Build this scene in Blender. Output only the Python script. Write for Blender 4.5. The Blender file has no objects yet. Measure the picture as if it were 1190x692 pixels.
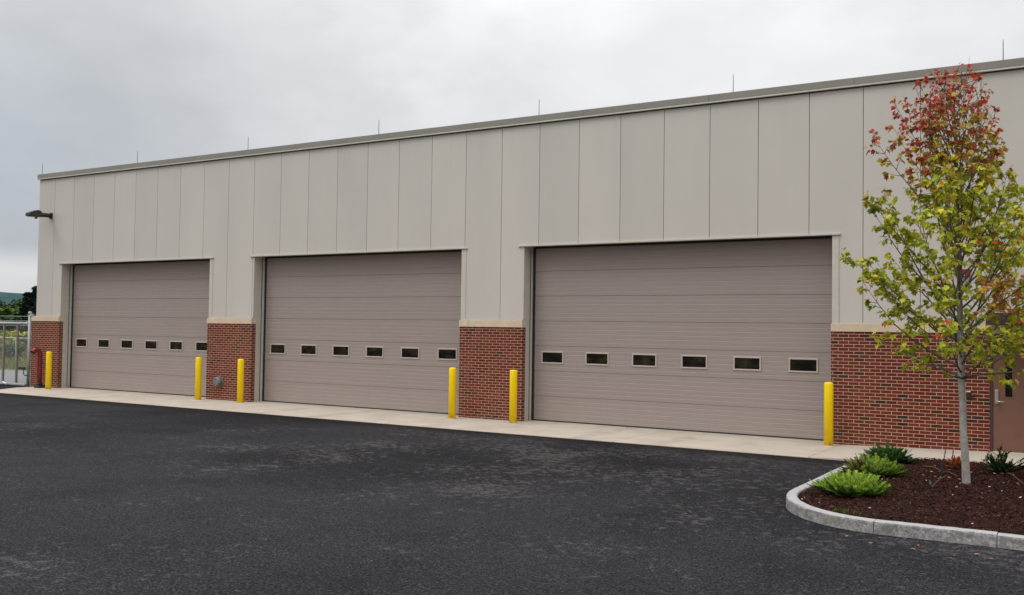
import bpy, bmesh, math, random
from mathutils import Vector, Matrix, noise as mnoise

R = math.radians
S = bpy.context.scene
COL = S.collection

# ------------------------------------------------------------------ helpers
def tag(o, label=None, cat=None, group=None, kind=None):
    if label: o['label'] = label
    if cat: o['category'] = cat
    if group: o['group'] = group
    if kind: o['kind'] = kind
    return o

def empty(name, loc, label=None, cat=None, group=None):
    o = bpy.data.objects.new(name, None)
    o.location = loc
    o.empty_display_size = 0.2
    COL.objects.link(o)
    bpy.context.view_layer.update()
    return tag(o, label, cat, group)

def link(name, bm, mats, parent=None, smooth=False, origin=(0, 0, 0)):
    """one mesh object; the bmesh is in world coordinates and is moved to its parent's frame"""
    org = Vector(parent.matrix_world.translation) if parent is not None else Vector(origin)
    if org.length > 0:
        bmesh.ops.translate(bm, verts=bm.verts, vec=-org)
    me = bpy.data.meshes.new(name)
    bm.to_mesh(me)
    bm.free()
    for m in (mats if isinstance(mats, (list, tuple)) else [mats]):
        me.materials.append(m)
    if smooth:
        for p in me.polygons: p.use_smooth = True
    o = bpy.data.objects.new(name, me)
    COL.objects.link(o)
    if parent is not None:
        o.parent = parent
    else:
        o.location = org
    bpy.context.view_layer.update()
    return o

def copy_tree(o, parent=None):
    c = o.copy()
    COL.objects.link(c)
    if parent is not None: c.parent = parent
    for ch in list(o.children): copy_tree(ch, c)
    return c

def box(bm, x0, x1, y0, y1, z0, z1, bevel=0.0, mat=0):
    vs = [bm.verts.new(p) for p in ((x0,y0,z0),(x1,y0,z0),(x1,y1,z0),(x0,y1,z0),(x0,y0,z1),(x1,y0,z1),(x1,y1,z1),(x0,y1,z1))]
    fs = [bm.faces.new([vs[i] for i in q]) for q in ((3,2,1,0),(4,5,6,7),(0,1,5,4),(1,2,6,5),(2,3,7,6),(3,0,4,7))]
    for f in fs: f.material_index = mat
    if bevel > 0:
        es = list({e for f in fs for e in f.edges})
        bmesh.ops.bevel(bm, geom=es, offset=bevel, segments=2, affect='EDGES', profile=0.5, material=mat)
    return vs

def tube(bm, pts, radii, seg=10, caps=True, mat=0):
    pts = [Vector(p) for p in pts]
    if not isinstance(radii, (list, tuple)): radii = [radii]*len(pts)
    rings = []
    prev = None
    for i, p in enumerate(pts):
        t = (pts[min(i+1, len(pts)-1)] - pts[max(i-1, 0)]).normalized()
        if prev is None:
            a = Vector((0,0,1)) if abs(t.z) < 0.9 else Vector((1,0,0))
            n = t.cross(a).normalized()
        else:
            n = (prev - t*prev.dot(t))
            n = n.normalized() if n.length > 1e-6 else t.orthogonal().normalized()
        prev = n
        b = t.cross(n)
        rings.append([bm.verts.new(p + (n*math.cos(2*math.pi*k/seg) + b*math.sin(2*math.pi*k/seg))*radii[i]) for k in range(seg)])
    for a, b in zip(rings, rings[1:]):
        for k in range(seg):
            f = bm.faces.new((a[k], a[(k+1) % seg], b[(k+1) % seg], b[k]))
            f.smooth = True; f.material_index = mat
    if caps:
        f = bm.faces.new(list(reversed(rings[0]))); f.material_index = mat
        f = bm.faces.new(rings[-1]); f.material_index = mat

def lathe(bm, prof, cx, cy, seg=28, mat=0):
    rings = [[bm.verts.new((cx + r*math.cos(2*math.pi*k/seg), cy + r*math.sin(2*math.pi*k/seg), z)) for k in range(seg)] for r, z in prof]
    for a, b in zip(rings, rings[1:]):
        for k in range(seg):
            f = bm.faces.new((a[k], a[(k+1) % seg], b[(k+1) % seg], b[k])); f.smooth = True; f.material_index = mat
    bm.faces.new(list(reversed(rings[0]))); bm.faces.new(rings[-1])

# ------------------------------------------------------------------ materials
class NT:
    def __init__(s, name):
        s.m = bpy.data.materials.new(name); s.m.use_nodes = True
        s.t = s.m.node_tree; s.n = s.t.nodes; s.b = s.n['Principled BSDF']; s.out = s.n['Material Output']
        s.tc = s.n.new('ShaderNodeTexCoord')
    def L(s, a, b): s.t.links.new(a, b)
    def set(s, **k):
        for a, v in k.items(): s.b.inputs[a.replace('_', ' ')].default_value = v
        return s
    def noise(s, scale, detail=4, rough=0.55, vec=None, dist=0.0, dim='3D'):
        n = s.n.new('ShaderNodeTexNoise'); n.noise_dimensions = dim
        n.inputs['Scale'].default_value = scale; n.inputs['Detail'].default_value = detail
        n.inputs['Roughness'].default_value = rough; n.inputs['Distortion'].default_value = dist
        s.L(vec if vec is not None else s.tc.outputs['Object'], n.inputs['Vector'])
        return n.outputs['Fac']
    def mapped(s, scale=(1,1,1), loc=(0,0,0), rot=(0,0,0)):
        n = s.n.new('ShaderNodeMapping'); n.inputs['Scale'].default_value = scale; n.inputs['Location'].default_value = loc
        n.inputs['Rotation'].default_value = rot
        s.L(s.tc.outputs['Object'], n.inputs['Vector']); return n.outputs['Vector']
    def ramp(s, fac, stops):
        n = s.n.new('ShaderNodeValToRGB'); e = n.color_ramp.elements
        while len(e) < len(stops): e.new(0.5)
        for el, (p, c) in zip(e, stops):
            el.position = p; el.color = c if len(c) == 4 else (*c, 1)
        s.L(fac, n.inputs['Fac']); return n.outputs['Color']
    def rng(s, v, a, b, c=0.0, d=1.0, smooth=True):
        n = s.n.new('ShaderNodeMapRange'); n.interpolation_type = 'SMOOTHSTEP' if smooth else 'LINEAR'
        for i, x in enumerate((a, b, c, d)): n.inputs[i+1].default_value = x
        s.L(v, n.inputs[0]); return n.outputs[0]
    def mth(s, op, a, b=None, c=None):
        n = s.n.new('ShaderNodeMath'); n.operation = op
        for i, x in enumerate((a, b, c)):
            if x is None: continue
            if isinstance(x, (int, float)): n.inputs[i].default_value = x
            else: s.L(x, n.inputs[i])
        return n.outputs[0]
    def mix(s, fac, a, b, mode='MIX'):
        n = s.n.new('ShaderNodeMix'); n.data_type = 'RGBA'; n.blend_type = mode
        for i, x in ((0, fac), (6, a), (7, b)):
            if isinstance(x, (int, float)): n.inputs[i].default_value = x
            elif isinstance(x, tuple): n.inputs[i].default_value = x if len(x) == 4 else (*x, 1)
            else: s.L(x, n.inputs[i])
        return n.outputs[2]
    def bump(s, h, strength=0.3, dist=0.01):
        n = s.n.new('ShaderNodeBump'); n.inputs['Strength'].default_value = strength; n.inputs['Distance'].default_value = dist
        s.L(h, n.inputs['Height']); s.L(n.outputs['Normal'], s.b.inputs['Normal']); return s
    def col(s, c):
        if isinstance(c, tuple): s.b.inputs['Base Color'].default_value = (*c, 1)
        else: s.L(c, s.b.inputs['Base Color'])
        return s
    def sep(s, v=None):
        n = s.n.new('ShaderNodeSeparateXYZ'); s.L(v if v is not None else s.tc.outputs['Object'], n.inputs[0]); return n.outputs

def mulc(c, k): return tuple(x*k for x in c)

def simple(name, c, rough=0.5, metal=0.0, var=0.12, scale=6.0, spec=0.5, bump=0.0, bscale=80):
    t = NT(name)
    t.col(t.ramp(t.noise(scale, 5), [(0.3, mulc(c, 1-var)), (0.7, mulc(c, 1+var))]))
    t.set(Roughness=rough, Metallic=metal); t.b.inputs['Specular IOR Level'].default_value = spec
    if bump: t.bump(t.noise(bscale, 4), bump, 0.004)
    return t.m

M = {}
# --- cladding panels
t = NT('metal_cladding')
base = t.ramp(t.noise(0.9, 4, vec=t.mapped((1, 1, 0.25))), [(0.3, (0.498, 0.465, 0.420)), (0.7, (0.540, 0.504, 0.456))])
sx = t.sep()
pid = t.mth('FLOOR', t.mth('DIVIDE', sx[0], 1.067))
wn = t.n.new('ShaderNodeTexWhiteNoise'); wn.noise_dimensions = '1D'; t.L(pid, wn.inputs['W'])
k = t.rng(wn.outputs['Value'], 0, 1, 0.94, 1.0, False)
v = t.n.new('ShaderNodeHueSaturation'); t.L(base, v.inputs['Color']); t.L(k, v.inputs['Value'])
streak = t.rng(t.noise(1.0, 5, vec=t.mapped((7, 1, 0.22))), 0.55, 0.8)
hi = t.rng(sx[2], 5.2, 7.2)
wash = t.mth('MULTIPLY', streak, t.mth('MULTIPLY', hi, 0.14))
t.col(t.mix(wash, v.outputs[0], (0.25, 0.23, 0.20)))
t.set(Roughness=0.42); t.b.inputs['Specular IOR Level'].default_value = 0.35
t.bump(t.mth('ADD', t.noise(0.8, 3), t.mth('MULTIPLY', t.noise(2.6, 2, vec=t.mapped((1, 1, 0.5))), 0.25)), 0.35, 0.03)
M['panel'] = t.m
M['jamb'] = simple('jamb_metal', (0.49, 0.455, 0.40), 0.45, var=0.06)
M['trim'] = simple('light_trim_metal', (0.50, 0.465, 0.40), 0.4, var=0.06)
M['coping'] = simple('coping_metal', (0.225, 0.212, 0.185), 0.45, var=0.07, scale=1.2)
M['dark_gap'] = simple('dark_gap', (0.03, 0.028, 0.025), 0.8)
M['rubber'] = simple('black_rubber', (0.012, 0.012, 0.012), 0.7)
M['roof'] = simple('roof_membrane', (0.3, 0.3, 0.3), 0.8)

# --- brick
t = NT('red_brick')
nrm = t.n.new('ShaderNodeNewGeometry')
sn = t.sep(nrm.outputs['Normal']); sp = t.sep()
ax = t.mth('GREATER_THAN', t.mth('ABSOLUTE', sn[0]), 0.5)
u = t.mth('ADD', t.mth('MULTIPLY', sp[0], t.mth('SUBTRACT', 1.0, ax)), t.mth('MULTIPLY', t.mth('ADD', sp[1], 0.155), ax))
vv = t.mth('DIVIDE', t.mth('ADD', sp[2], 0.03), 0.0677)
row = t.mth('FLOOR', vv)
par = t.mth('MULTIPLY', t.mth('MODULO', t.mth('ADD', row, 20.0), 2.0), 0.5)
uu = t.mth('ADD', t.mth('ADD', t.mth('DIVIDE', u, 0.2032), par), 40.0)
cc = t.mth('FLOOR', uu)
fu = t.mth('FRACT', uu); fv = t.mth('FRACT', vv)
wob = t.mth('MULTIPLY', t.mth('SUBTRACT', t.noise(60, 3), 0.5), 0.005)
du = t.mth('ADD', t.mth('MULTIPLY', t.mth('SUBTRACT', 0.5, t.mth('ABSOLUTE', t.mth('SUBTRACT', fu, 0.5))), 0.2032), wob)
dv = t.mth('ADD', t.mth('MULTIPLY', t.mth('SUBTRACT', 0.5, t.mth('ABSOLUTE', t.mth('SUBTRACT', fv, 0.5))), 0.0677), wob)
d = t.mth('MINIMUM', du, dv)
mask = t.rng(d, 0.0042, 0.0068)
cx = t.n.new('ShaderNodeCombineXYZ'); t.L(cc, cx.inputs[0]); t.L(row, cx.inputs[1]); t.L(t.mth('MULTIPLY', ax, 7.0), cx.inputs[2])
wn = t.n.new('ShaderNodeTexWhiteNoise'); t.L(cx.outputs[0], wn.inputs['Vector'])
bc = t.ramp(wn.outputs['Value'], [(0.0, (0.118, 0.0165, 0.0105)), (0.3, (0.150, 0.0235, 0.0145)), (0.55, (0.088, 0.013, 0.009)), (0.80, (0.178, 0.037, 0.021)), (0.895, (0.12, 0.019, 0.012)), (0.905, (0.018, 0.014, 0.012)), (1.0, (0.05, 0.026, 0.018))])
bc = t.mix(t.rng(t.noise(90, 4), 0.3, 0.75, 0.0, 0.35), bc, (0.07, 0.016, 0.012))
bc = t.mix(t.mth('MULTIPLY', t.rng(sp[2], 0.35, 0.0), t.rng(t.noise(3, 5), 0.4, 0.7, 0, 0.35)), bc, (0.16, 0.09, 0.06))
bc = t.mix(t.rng(t.noise(0.7, 4), 0.45, 0.75, 0, 0.07), bc, (0.30, 0.17, 0.12))
mc = t.ramp(t.noise(12, 4), [(0.3, (0.42, 0.26, 0.165)), (0.7, (0.54, 0.355, 0.235))])
t.col(t.mix(mask, mc, bc)); t.set(Roughness=0.85); t.b.inputs['Specular IOR Level'].default_value = 0.2
t.bump(t.mth('ADD', mask, t.mth('MULTIPLY', t.noise(140, 3), 0.3)), 0.6, 0.006)
M['brick'] = t.m

# --- stone sill
t = NT('cast_stone')
c = t.ramp(t.noise(2.2, 5), [(0.3, (0.62, 0.50, 0.37)), (0.55, (0.55, 0.43, 0.31)), (0.75, (0.68, 0.59, 0.48))])
c = t.mix(t.rng(t.noise(1.0, 3, vec=t.mapped((2.5, 1, 0.6))), 0.6, 0.78, 0, 0.55), c, (0.36, 0.21, 0.11))
t.col(c); t.set(Roughness=0.85); t.bump(t.noise(70, 4), 0.2, 0.004); M['stone'] = t.m

# --- garage door skin
t = NT('taupe_door_steel')
g = t.noise(1.0, 5, 0.6, vec=t.mapped((3.0, 1, 140.0)))
c = t.ramp(g, [(0.3, (0.268, 0.219, 0.198)), (0.7, (0.313, 0.259, 0.236))])
c = t.mix(t.rng(t.noise(0.6, 3), 0.35, 0.75, 0, 0.25), c, (0.255, 0.212, 0.193))
low = t.rng(t.sep()[2], 0.75, 0.02, 0, 0.45)
c = t.mix(t.mth('MULTIPLY', low, t.noise(3, 5)), c, (0.36, 0.31, 0.26))
t.col(c); t.set(Roughness=0.5); t.b.inputs['Specular IOR Level'].default_value = 0.3
t.bump(t.noise(1.0, 3, vec=t.mapped((10.0, 1, 160.0))), 0.12, 0.004); M['door'] = t.m
M['door_seam'] = simple('door_seam', (0.22, 0.182, 0.165), 0.7)
M['rib_highlight'] = simple('door_rib_highlight', (0.318, 0.268, 0.247), 0.5, var=0.03)  # paler groove colour stands in for the highlights along the ribs
M['win_frame'] = simple('window_frame_taupe', (0.44, 0.375, 0.33), 0.45, var=0.05)
t = NT('dark_glass'); t.col(t.ramp(t.noise(3.0, 4, vec=t.mapped((1, 1, 2.5))), [(0.42, (0.005, 0.005, 0.004)), (0.60, (0.020, 0.018, 0.010)), (0.75, (0.045, 0.038, 0.022))]))  # opaque pane; paler noise patches imitate light streaks and a dim interior
t.set(Roughness=0.06); t.b.inputs['Specular IOR Level'].default_value = 0.35; M['glass'] = t.m
M['brown'] = simple('brown_painted_steel', (0.165, 0.080, 0.056), 0.5, var=0.06, spec=0.3)
M['brown_dark'] = simple('dark_brown_metal', (0.060, 0.033, 0.027), 0.5, var=0.08, spec=0.3)
M['steel'] = simple('satin_steel', (0.55, 0.52, 0.47), 0.3, 0.9, 0.05)
M['galv'] = simple('galvanised_steel', (0.37, 0.38, 0.375), 0.55, 0.25, 0.12, 9)
M['galv_dark'] = simple('weathered_steel_tube', (0.22, 0.19, 0.165), 0.6, 0.2, 0.12, 9)
M['black'] = simple('black_plastic', (0.014, 0.014, 0.014), 0.45)
M['grey_cap'] = simple('grey_vent_metal', (0.19, 0.185, 0.18), 0.5, 0.1)
M['red'] = simple('red_painted_pipe', (0.20, 0.014, 0.014), 0.4, var=0.15)
M['alarm_red'] = simple('red_alarm_plastic', (0.20, 0.008, 0.014), 0.4)
M['white'] = simple('white_plastic', (0.7, 0.7, 0.68), 0.4, var=0.04)
M['bronze'] = simple('dark_bronze', (0.022, 0.020, 0.017), 0.4, var=0.1)

# --- bollard yellow
t = NT('yellow_sleeve')
c = t.ramp(t.noise(5, 4), [(0.3, (0.92, 0.625, 0.001)), (0.7, (0.96, 0.675, 0.002))])
c = t.mix(t.mth('MULTIPLY', t.rng(t.sep()[2], 0.28, 0.0), t.rng(t.noise(7, 5), 0.4, 0.7, 0, 0.65)), c, (0.26, 0.18, 0.07))
c = t.mix(t.rng(t.noise(1.0, 4, vec=t.mapped((24, 24, 1.8))), 0.64, 0.78, 0, 0.25), c, (0.5, 0.33, 0.03))
oi = t.n.new('ShaderNodeObjectInfo')
va = t.n.new('ShaderNodeVectorMath'); va.operation = 'ADD'; t.L(t.tc.outputs['Object'], va.inputs[0]); t.L(oi.outputs['Location'], va.inputs[1])
c = t.mix(t.rng(t.noise(26, 4, 0.7, vec=va.outputs[0]), 0.67, 0.72, 0, 0.5), c, (0.30, 0.24, 0.12))
t.col(c); t.set(Roughness=0.5); t.b.inputs['Specular IOR Level'].default_value = 0.25; M['yellow'] = t.m

# --- concrete
t = NT('pavement_concrete')
c = t.ramp(t.noise(1.3, 7, 0.65), [(0.25, (0.40, 0.343, 0.282)), (0.5, (0.48, 0.418, 0.348)), (0.75, (0.54, 0.476, 0.402))])
c = t.mix(t.rng(t.noise(1.0, 5, vec=t.mapped((1.6, 0.45, 1), rot=(0, 0, R(-25)))), 0.5, 0.75, 0, 0.4), c, (0.32, 0.255, 0.195))
c = t.mix(t.rng(t.noise(120, 3), 0.45, 0.8, 0, 0.25), c, (0.28, 0.24, 0.2))
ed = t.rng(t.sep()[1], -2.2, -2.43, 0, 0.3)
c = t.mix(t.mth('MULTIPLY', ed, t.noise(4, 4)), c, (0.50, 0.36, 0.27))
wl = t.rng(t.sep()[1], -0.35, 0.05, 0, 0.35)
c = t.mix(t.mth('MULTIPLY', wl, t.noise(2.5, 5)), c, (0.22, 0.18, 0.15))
# faint tyre tracks into each bay
cxs = t.sep()[0]
for cx_ in (4.15, 13.33, 22.45):
    dxa = t.mth('ABSOLUTE', t.mth('SUBTRACT', t.mth('ABSOLUTE', t.mth('SUBTRACT', cxs, cx_)), 0.92))
    tm = t.mth('MULTIPLY', t.rng(dxa, 0.30, 0.08), t.rng(t.noise(2.2, 6, 0.7), 0.38, 0.68, 0, 0.42))
    c = t.mix(tm, c, (0.20, 0.175, 0.15))
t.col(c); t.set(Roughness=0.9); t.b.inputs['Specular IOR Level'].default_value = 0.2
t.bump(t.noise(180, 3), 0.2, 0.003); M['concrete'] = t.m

# --- asphalt
t = NT('asphalt')
fine = t.noise(40, 4, 0.9)
grit = t.noise(15, 3, 0.75)
c = t.ramp(fine, [(0.40, (0.0014, 0.0014, 0.0017)), (0.51, (0.0098, 0.0096, 0.0115)), (0.58, (0.036, 0.0352, 0.041)), (0.70, (0.22, 0.216, 0.225))])
c = t.mix(t.rng(grit, 0.40, 0.66, 0.0, 0.55), (0.0055, 0.0055, 0.006), c, 'MIX') if False else t.mix(t.rng(grit, 0.62, 0.38, 0.0, 0.6), c, (0.0050, 0.0050, 0.0056))
big = t.noise(0.16, 4, 0.5)
c = t.mix(t.rng(t.mth('ADD', big, t.rng(t.sep()[1], -6.5, -14, 0.0, 0.14)), 0.42, 0.66, 0.0, 0.34), c, t.mix(t.rng(fine, 0.38, 0.62), (0.004, 0.004, 0.005), (0.090, 0.088, 0.100)))
mid = t.noise(0.9, 5, 0.6)
c = t.mix(t.rng(mid, 0.45, 0.72, 0, 0.35), c, (0.006, 0.006, 0.0065))
xyz = t.sep()
# worn, dusty flecks - thicker to the right of the middle door and close to the buildings
flk = t.noise(7.0, 8, 0.66, dist=0.7)
fl2 = t.noise(0.5, 4, 0.55)
zone = t.mth('MULTIPLY', t.rng(xyz[0], 13, 21), t.rng(xyz[1], -13, -5.5))
thr = t.mth('ADD', flk, t.mth('MULTIPLY', t.mth('SUBTRACT', fl2, 0.5), 0.50))
thr = t.mth('ADD', thr, t.mth('MULTIPLY', zone, 0.085))
fm = t.mth('MULTIPLY', t.rng(thr, 0.59, 0.68), t.rng(fine, 0.36, 0.58, 0.15, 1.0))
c = t.mix(t.mth('MULTIPLY', fm, 0.62), c, (0.115, 0.103, 0.101))
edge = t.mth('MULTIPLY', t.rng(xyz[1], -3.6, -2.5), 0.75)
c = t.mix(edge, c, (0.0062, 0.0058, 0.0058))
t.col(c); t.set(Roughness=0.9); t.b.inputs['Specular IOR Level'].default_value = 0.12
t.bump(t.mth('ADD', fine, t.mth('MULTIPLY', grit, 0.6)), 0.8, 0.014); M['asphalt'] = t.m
M['road'] = simple('pale_yard_paving', (0.20, 0.20, 0.205), 0.9, var=0.15, scale=1.0)

# --- granite kerb
t = NT('kerb_granite')
sp1 = t.mth('ADD', t.mth('MULTIPLY', t.noise(42, 4, 0.8), 0.6), t.mth('MULTIPLY', t.noise(13, 4, 0.7), 0.4))
c = t.ramp(sp1, [(0.34, (0.07, 0.068, 0.066)), (0.48, (0.23, 0.226, 0.222)), (0.60, (0.38, 0.37, 0.365)), (0.76, (0.62, 0.60, 0.59))])
c = t.mix(t.rng(t.noise(4, 5), 0.56, 0.70, 0, 0.6), c, (0.31, 0.20, 0.12))
c = t.mix(t.rng(t.noise(6, 4, vec=t.mapped((1, 1, 1), loc=(9, 4, 2))), 0.50, 0.62, 0, 0.6), c, (0.13, 0.125, 0.125))
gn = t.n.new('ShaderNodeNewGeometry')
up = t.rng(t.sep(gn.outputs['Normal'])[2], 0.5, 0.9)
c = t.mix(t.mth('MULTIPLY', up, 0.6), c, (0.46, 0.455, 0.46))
t.col(c); t.set(Roughness=0.85); t.b.inputs['Specular IOR Level'].default_value = 0.2
t.bump(t.mth('ADD', t.noise(45, 4), t.mth('MULTIPLY', t.noise(9, 4), 1.5)), 0.6, 0.012); M['granite'] = t.m

# --- mulch
t = NT('bark_mulch')
c = t.ramp(t.noise(38, 5, 0.7), [(0.3, (0.010, 0.0045, 0.0038)), (0.55, (0.034, 0.0135, 0.010)), (0.8, (0.07, 0.029, 0.020))])
t.col(c); t.set(Roughness=0.95); t.b.inputs['Specular IOR Level'].default_value = 0.1
t.bump(t.noise(45, 5, 0.7), 1.0, 0.03); M['mulch'] = t.m

def vcol(name, rough=0.6, trans=0.0, spec=0.25, attr='tint', var=0.2):
    """colour comes from a per-leaf colour attribute, broken up by noise; some light passes through"""
    t = NT(name)
    a = t.n.new('ShaderNodeAttribute'); a.attribute_name = attr
    hv = t.n.new('ShaderNodeHueSaturation'); t.L(a.outputs['Color'], hv.inputs['Color'])
    t.L(t.rng(t.noise(18, 3), 0.25, 0.75, 1-var, 1+var), hv.inputs['Value'])
    t.col(hv.outputs[0]); t.set(Roughness=rough); t.b.inputs['Specular IOR Level'].default_value = spec
    if trans > 0:
        tr = t.n.new('ShaderNodeBsdfTranslucent'); t.L(hv.outputs[0], tr.inputs['Color'])
        mx = t.n.new('ShaderNodeMixShader'); mx.inputs[0].default_value = trans
        t.L(t.b.outputs[0], mx.inputs[1]); t.L(tr.outputs[0], mx.inputs[2]); t.L(mx.outputs[0], t.out.inputs['Surface'])
    return t.m
M['leaf'] = vcol('maple_leaf', 0.5, 0.35, 0.3)
M['needle'] = vcol('juniper_needle', 0.6, 0.2, 0.15)
M['chip'] = vcol('mulch_chip', 0.95, 0, 0.1)
M['far_leaf'] = vcol('far_foliage', 0.8, 0.15, 0.1)
t = NT('young_bark')
zz = t.sep()[2]
c = t.ramp(t.noise(14, 6, 0.7, vec=t.mapped((1, 1, 0.5))), [(0.3, (0.15, 0.135, 0.115)), (0.5, (0.27, 0.25, 0.22)), (0.72, (0.38, 0.355, 0.32))])
c = t.mix(t.rng(t.noise(9, 4, vec=t.mapped((0.6, 0.6, 1.6), loc=(3, 1, 7))), 0.63, 0.72, 0, 0.75), c, (0.05, 0.043, 0.036))
c = t.mix(t.rng(zz, 1.4, 2.6, 0, 0.78), c, (0.10, 0.083, 0.066))
t.col(c); t.set(Roughness=0.9); t.bump(t.noise(60, 4), 0.5, 0.006); M['bark'] = t.m
M['twig'] = simple('twig_bark', (0.105, 0.085, 0.068), 0.85, var=0.3, scale=20)
M['green_tie'] = simple('green_tie', (0.012, 0.04, 0.018), 0.7)
M['dead'] = simple('rust_dead_foliage', (0.36, 0.10, 0.025), 0.8, var=0.4, scale=30)
M['stick'] = simple('dry_stick', (0.11, 0.055, 0.032), 0.9, var=0.3, scale=30)
M['stake'] = simple('dark_stake', (0.02, 0.018, 0.018), 0.8, var=0.3, scale=20)
M['pebble'] = simple('pale_pebble', (0.5, 0.42, 0.38), 0.8, var=0.35, scale=9)
M['wood_pole'] = simple('wood_pole', (0.10, 0.08, 0.06), 0.9)

t = NT('meadow_grass')
c = t.ramp(t.noise(0.35, 6, 0.65), [(0.3, (0.07, 0.10, 0.024)), (0.55, (0.14, 0.155, 0.04)), (0.75, (0.22, 0.19, 0.07))])
t.col(c); t.set(Roughness=0.95); t.bump(t.noise(5, 5), 0.6, 0.1); M['grass'] = t.m
t = NT('hazed_woodland')
c = t.ramp(t.noise(0.05, 6, 0.7), [(0.3, (0.030, 0.062, 0.066)), (0.6, (0.052, 0.093, 0.095)), (0.8, (0.075, 0.115, 0.11))])  # distance haze is put into the bluish base colour
t.col(c); t.set(Roughness=1.0); t.b.inputs['Specular IOR Level'].default_value = 0.0; M['hill'] = t.m

# chain link: real gaps between diamond wires
t = NT('chain_link')
s3 = t.sep()
def wave(a): 
    f = t.mth('FRACT', a); return t.mth('ABSOLUTE', t.mth('SUBTRACT', f, 0.5))
w = t.mth('MINIMUM', wave(t.mth('MULTIPLY', t.mth('ADD', s3[0], s3[2]), 14.0)), wave(t.mth('MULTIPLY', t.mth('SUBTRACT', s3[0], s3[2]), 14.0)))
t.col((0.30, 0.31, 0.31)); t.set(Roughness=0.5, Metallic=0.4)
t.L(t.rng(w, 0.05, 0.035), t.b.inputs['Alpha']); M['chain'] = t.m

def colour_layer(bm): return bm.loops.layers.float_color.new('tint')

# ------------------------------------------------------------------ key dimensions
P = 1.067                                   # cladding panel module
OPEN = [(0.504, 7.806), (9.678, 16.985), (18.812, 26.080)]   # the three door openings
HEAD = 4.225
TOP = 7.165
XL, XR = -0.891, 36.0
SILL0, SILL1 = 2.250, 2.412
BY = -0.06                                  # brick face
DY = 0.41                                   # garage door plane
DEPTH = 22.0
def sz(x): return 0.067*min(1.0, max(0.0, (x-26.3)/2.5))      # the pavement ramps up a little to the person door

# ================================================================== SETTING
bm = bmesh.new()
n = 48
for i in range(n):
    pass
ring = [bm.verts.new((20 + 6000*math.cos(2*math.pi*k/n), 6000*math.sin(2*math.pi*k/n), -0.06)) for k in range(n)]
bm.faces.new(ring)
tag(link('ground', bm, M['grass']), kind='structure')

bm = bmesh.new()
vs = [bm.verts.new(p) for p in ((-70, -70, -0.02), (90, -70, -0.02), (90, 0.6, -0.02), (-70, 0.6, -0.02))]
bm.faces.new(vs)
tag(link('asphalt_yard', bm, M['asphalt']), kind='structure')

bm = bmesh.new()
vs = [bm.verts.new(p) for p in ((-70, 0.25, -0.014), (-1.06, 0.25, -0.014), (-1.06, 6.2, -0.014), (-70, 6.2, -0.014))]
bm.faces.new(vs)
tag(link('road', bm, M['road']), kind='structure')

# grass bank behind the yard
bm = bmesh.new()
nx, ny = 60, 26
g = [[None]*(ny+1) for _ in range(nx+1)]
for i in range(nx+1):
    for j in range(ny+1):
        x = -110 + 122*i/nx if i else -110
        y = 6.2 + 80*(j/ny)**1.6
        f = min(1.0, (y-6.2)/9.0)
        z = -0.01 + 0.75*f*f*(3-2*f) + 0.14*f*mnoise.noise((x*0.25, y*0.25, 3)) - max(0, y-34)*0.05
        g[i][j] = bm.verts.new((x, y if x < -3 else max(y, 24.0 + (y-6.2)), z))
for i in range(nx):
    for j in range(ny):
        bm.faces.new((g[i][j], g[i+1][j], g[i+1][j+1], g[i][j+1]))
tag(link('grass_bank', bm, M['grass'], smooth=True), kind='structure')

# wooded ridge on the skyline
bm = bmesh.new()
C0 = Vector((31, -20, 0))
rows = []
for i in range(260):
    az = R(60) + R(150)*i/259                # measured from +X, anticlockwise
    dirv = Vector((math.cos(az), math.sin(az), 0))
    hgt = 43 + 16*mnoise.noise((i*0.035, 0, 0)) + 6*mnoise.noise((i*0.16, 5, 0))
    if az > R(160): hgt *= 1 - 0.4*(az-R(160))/R(50)
    col_ = []
    for j in range(16):
        f = j/15
        dist = 1000 + 750*f
        z = -6 + (hgt+6)*math.sin(f*math.pi/2)**1.3 + (3.5*mnoise.noise((i*0.9, j*0.9, 1)) + 2*mnoise.noise((i*2.1, j*2.3, 7)))*(0.4+0.6*f)
        col_.append(bm.verts.new(C0 + dirv*dist + Vector((0, 0, z))))
    rows.append(col_)
for a, b in zip(rows, rows[1:]):
    for j in range(15): bm.faces.new((a[j], a[j+1], b[j+1], b[j]))
tag(link('hills', bm, M['hill']), kind='structure')

# concrete apron along the doors, cast in bays
bm = bmesh.new()
xs = [-0.70, 3.6, 8.74, 13.3, 17.9, 22.4, 26.27]
gap = 0.006
def slab(pts):
    """pts: outline (x,y) ccw; thin slab following the ramp, with softened top edges"""
    top = [bm.verts.new((x, y, sz(x))) for x, y in pts]
    bot = [bm.verts.new((x, y, -0.12)) for x, y in pts]
    f = bm.faces.new(top)
    for a in range(len(pts)):
        b = (a+1) % len(pts)
        bm.faces.new((bot[a], bot[b], top[b], top[a]))
    bmesh.ops.bevel(bm, geom=[e for e in f.edges], offset=0.008, segments=1, affect='EDGES')
F = -2.425
slab([(0.28, F), (xs[1]-gap, F), (xs[1]-gap, 0.42), (-0.72, 0.42), (-0.69, -0.75), (-0.12, -1.68)])
for a, b in zip(xs[1:], xs[2:]): slab([(a+gap, F), (b-gap, F), (b-gap, 0.42), (a+gap, 0.42)])
e0, e1 = -0.03, -2.36                       # skewed joints in front of the person door
slab([(26.27+gap, F), (27.3, F), (28.47, e1+.02), (28.19, e0), (26.27+gap, e0)])
slab([(28.485, e1+.02), (28.60, e1+.02), (28.325, e0), (28.205, e0)])
slab([(28.615, e1+.02), (29.04, -2.32), (28.94, e0), (28.34, e0)])
slab([(29.055, -2.32), (32.2, -2.3), (32.2, e0), (28.955, e0)])
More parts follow.
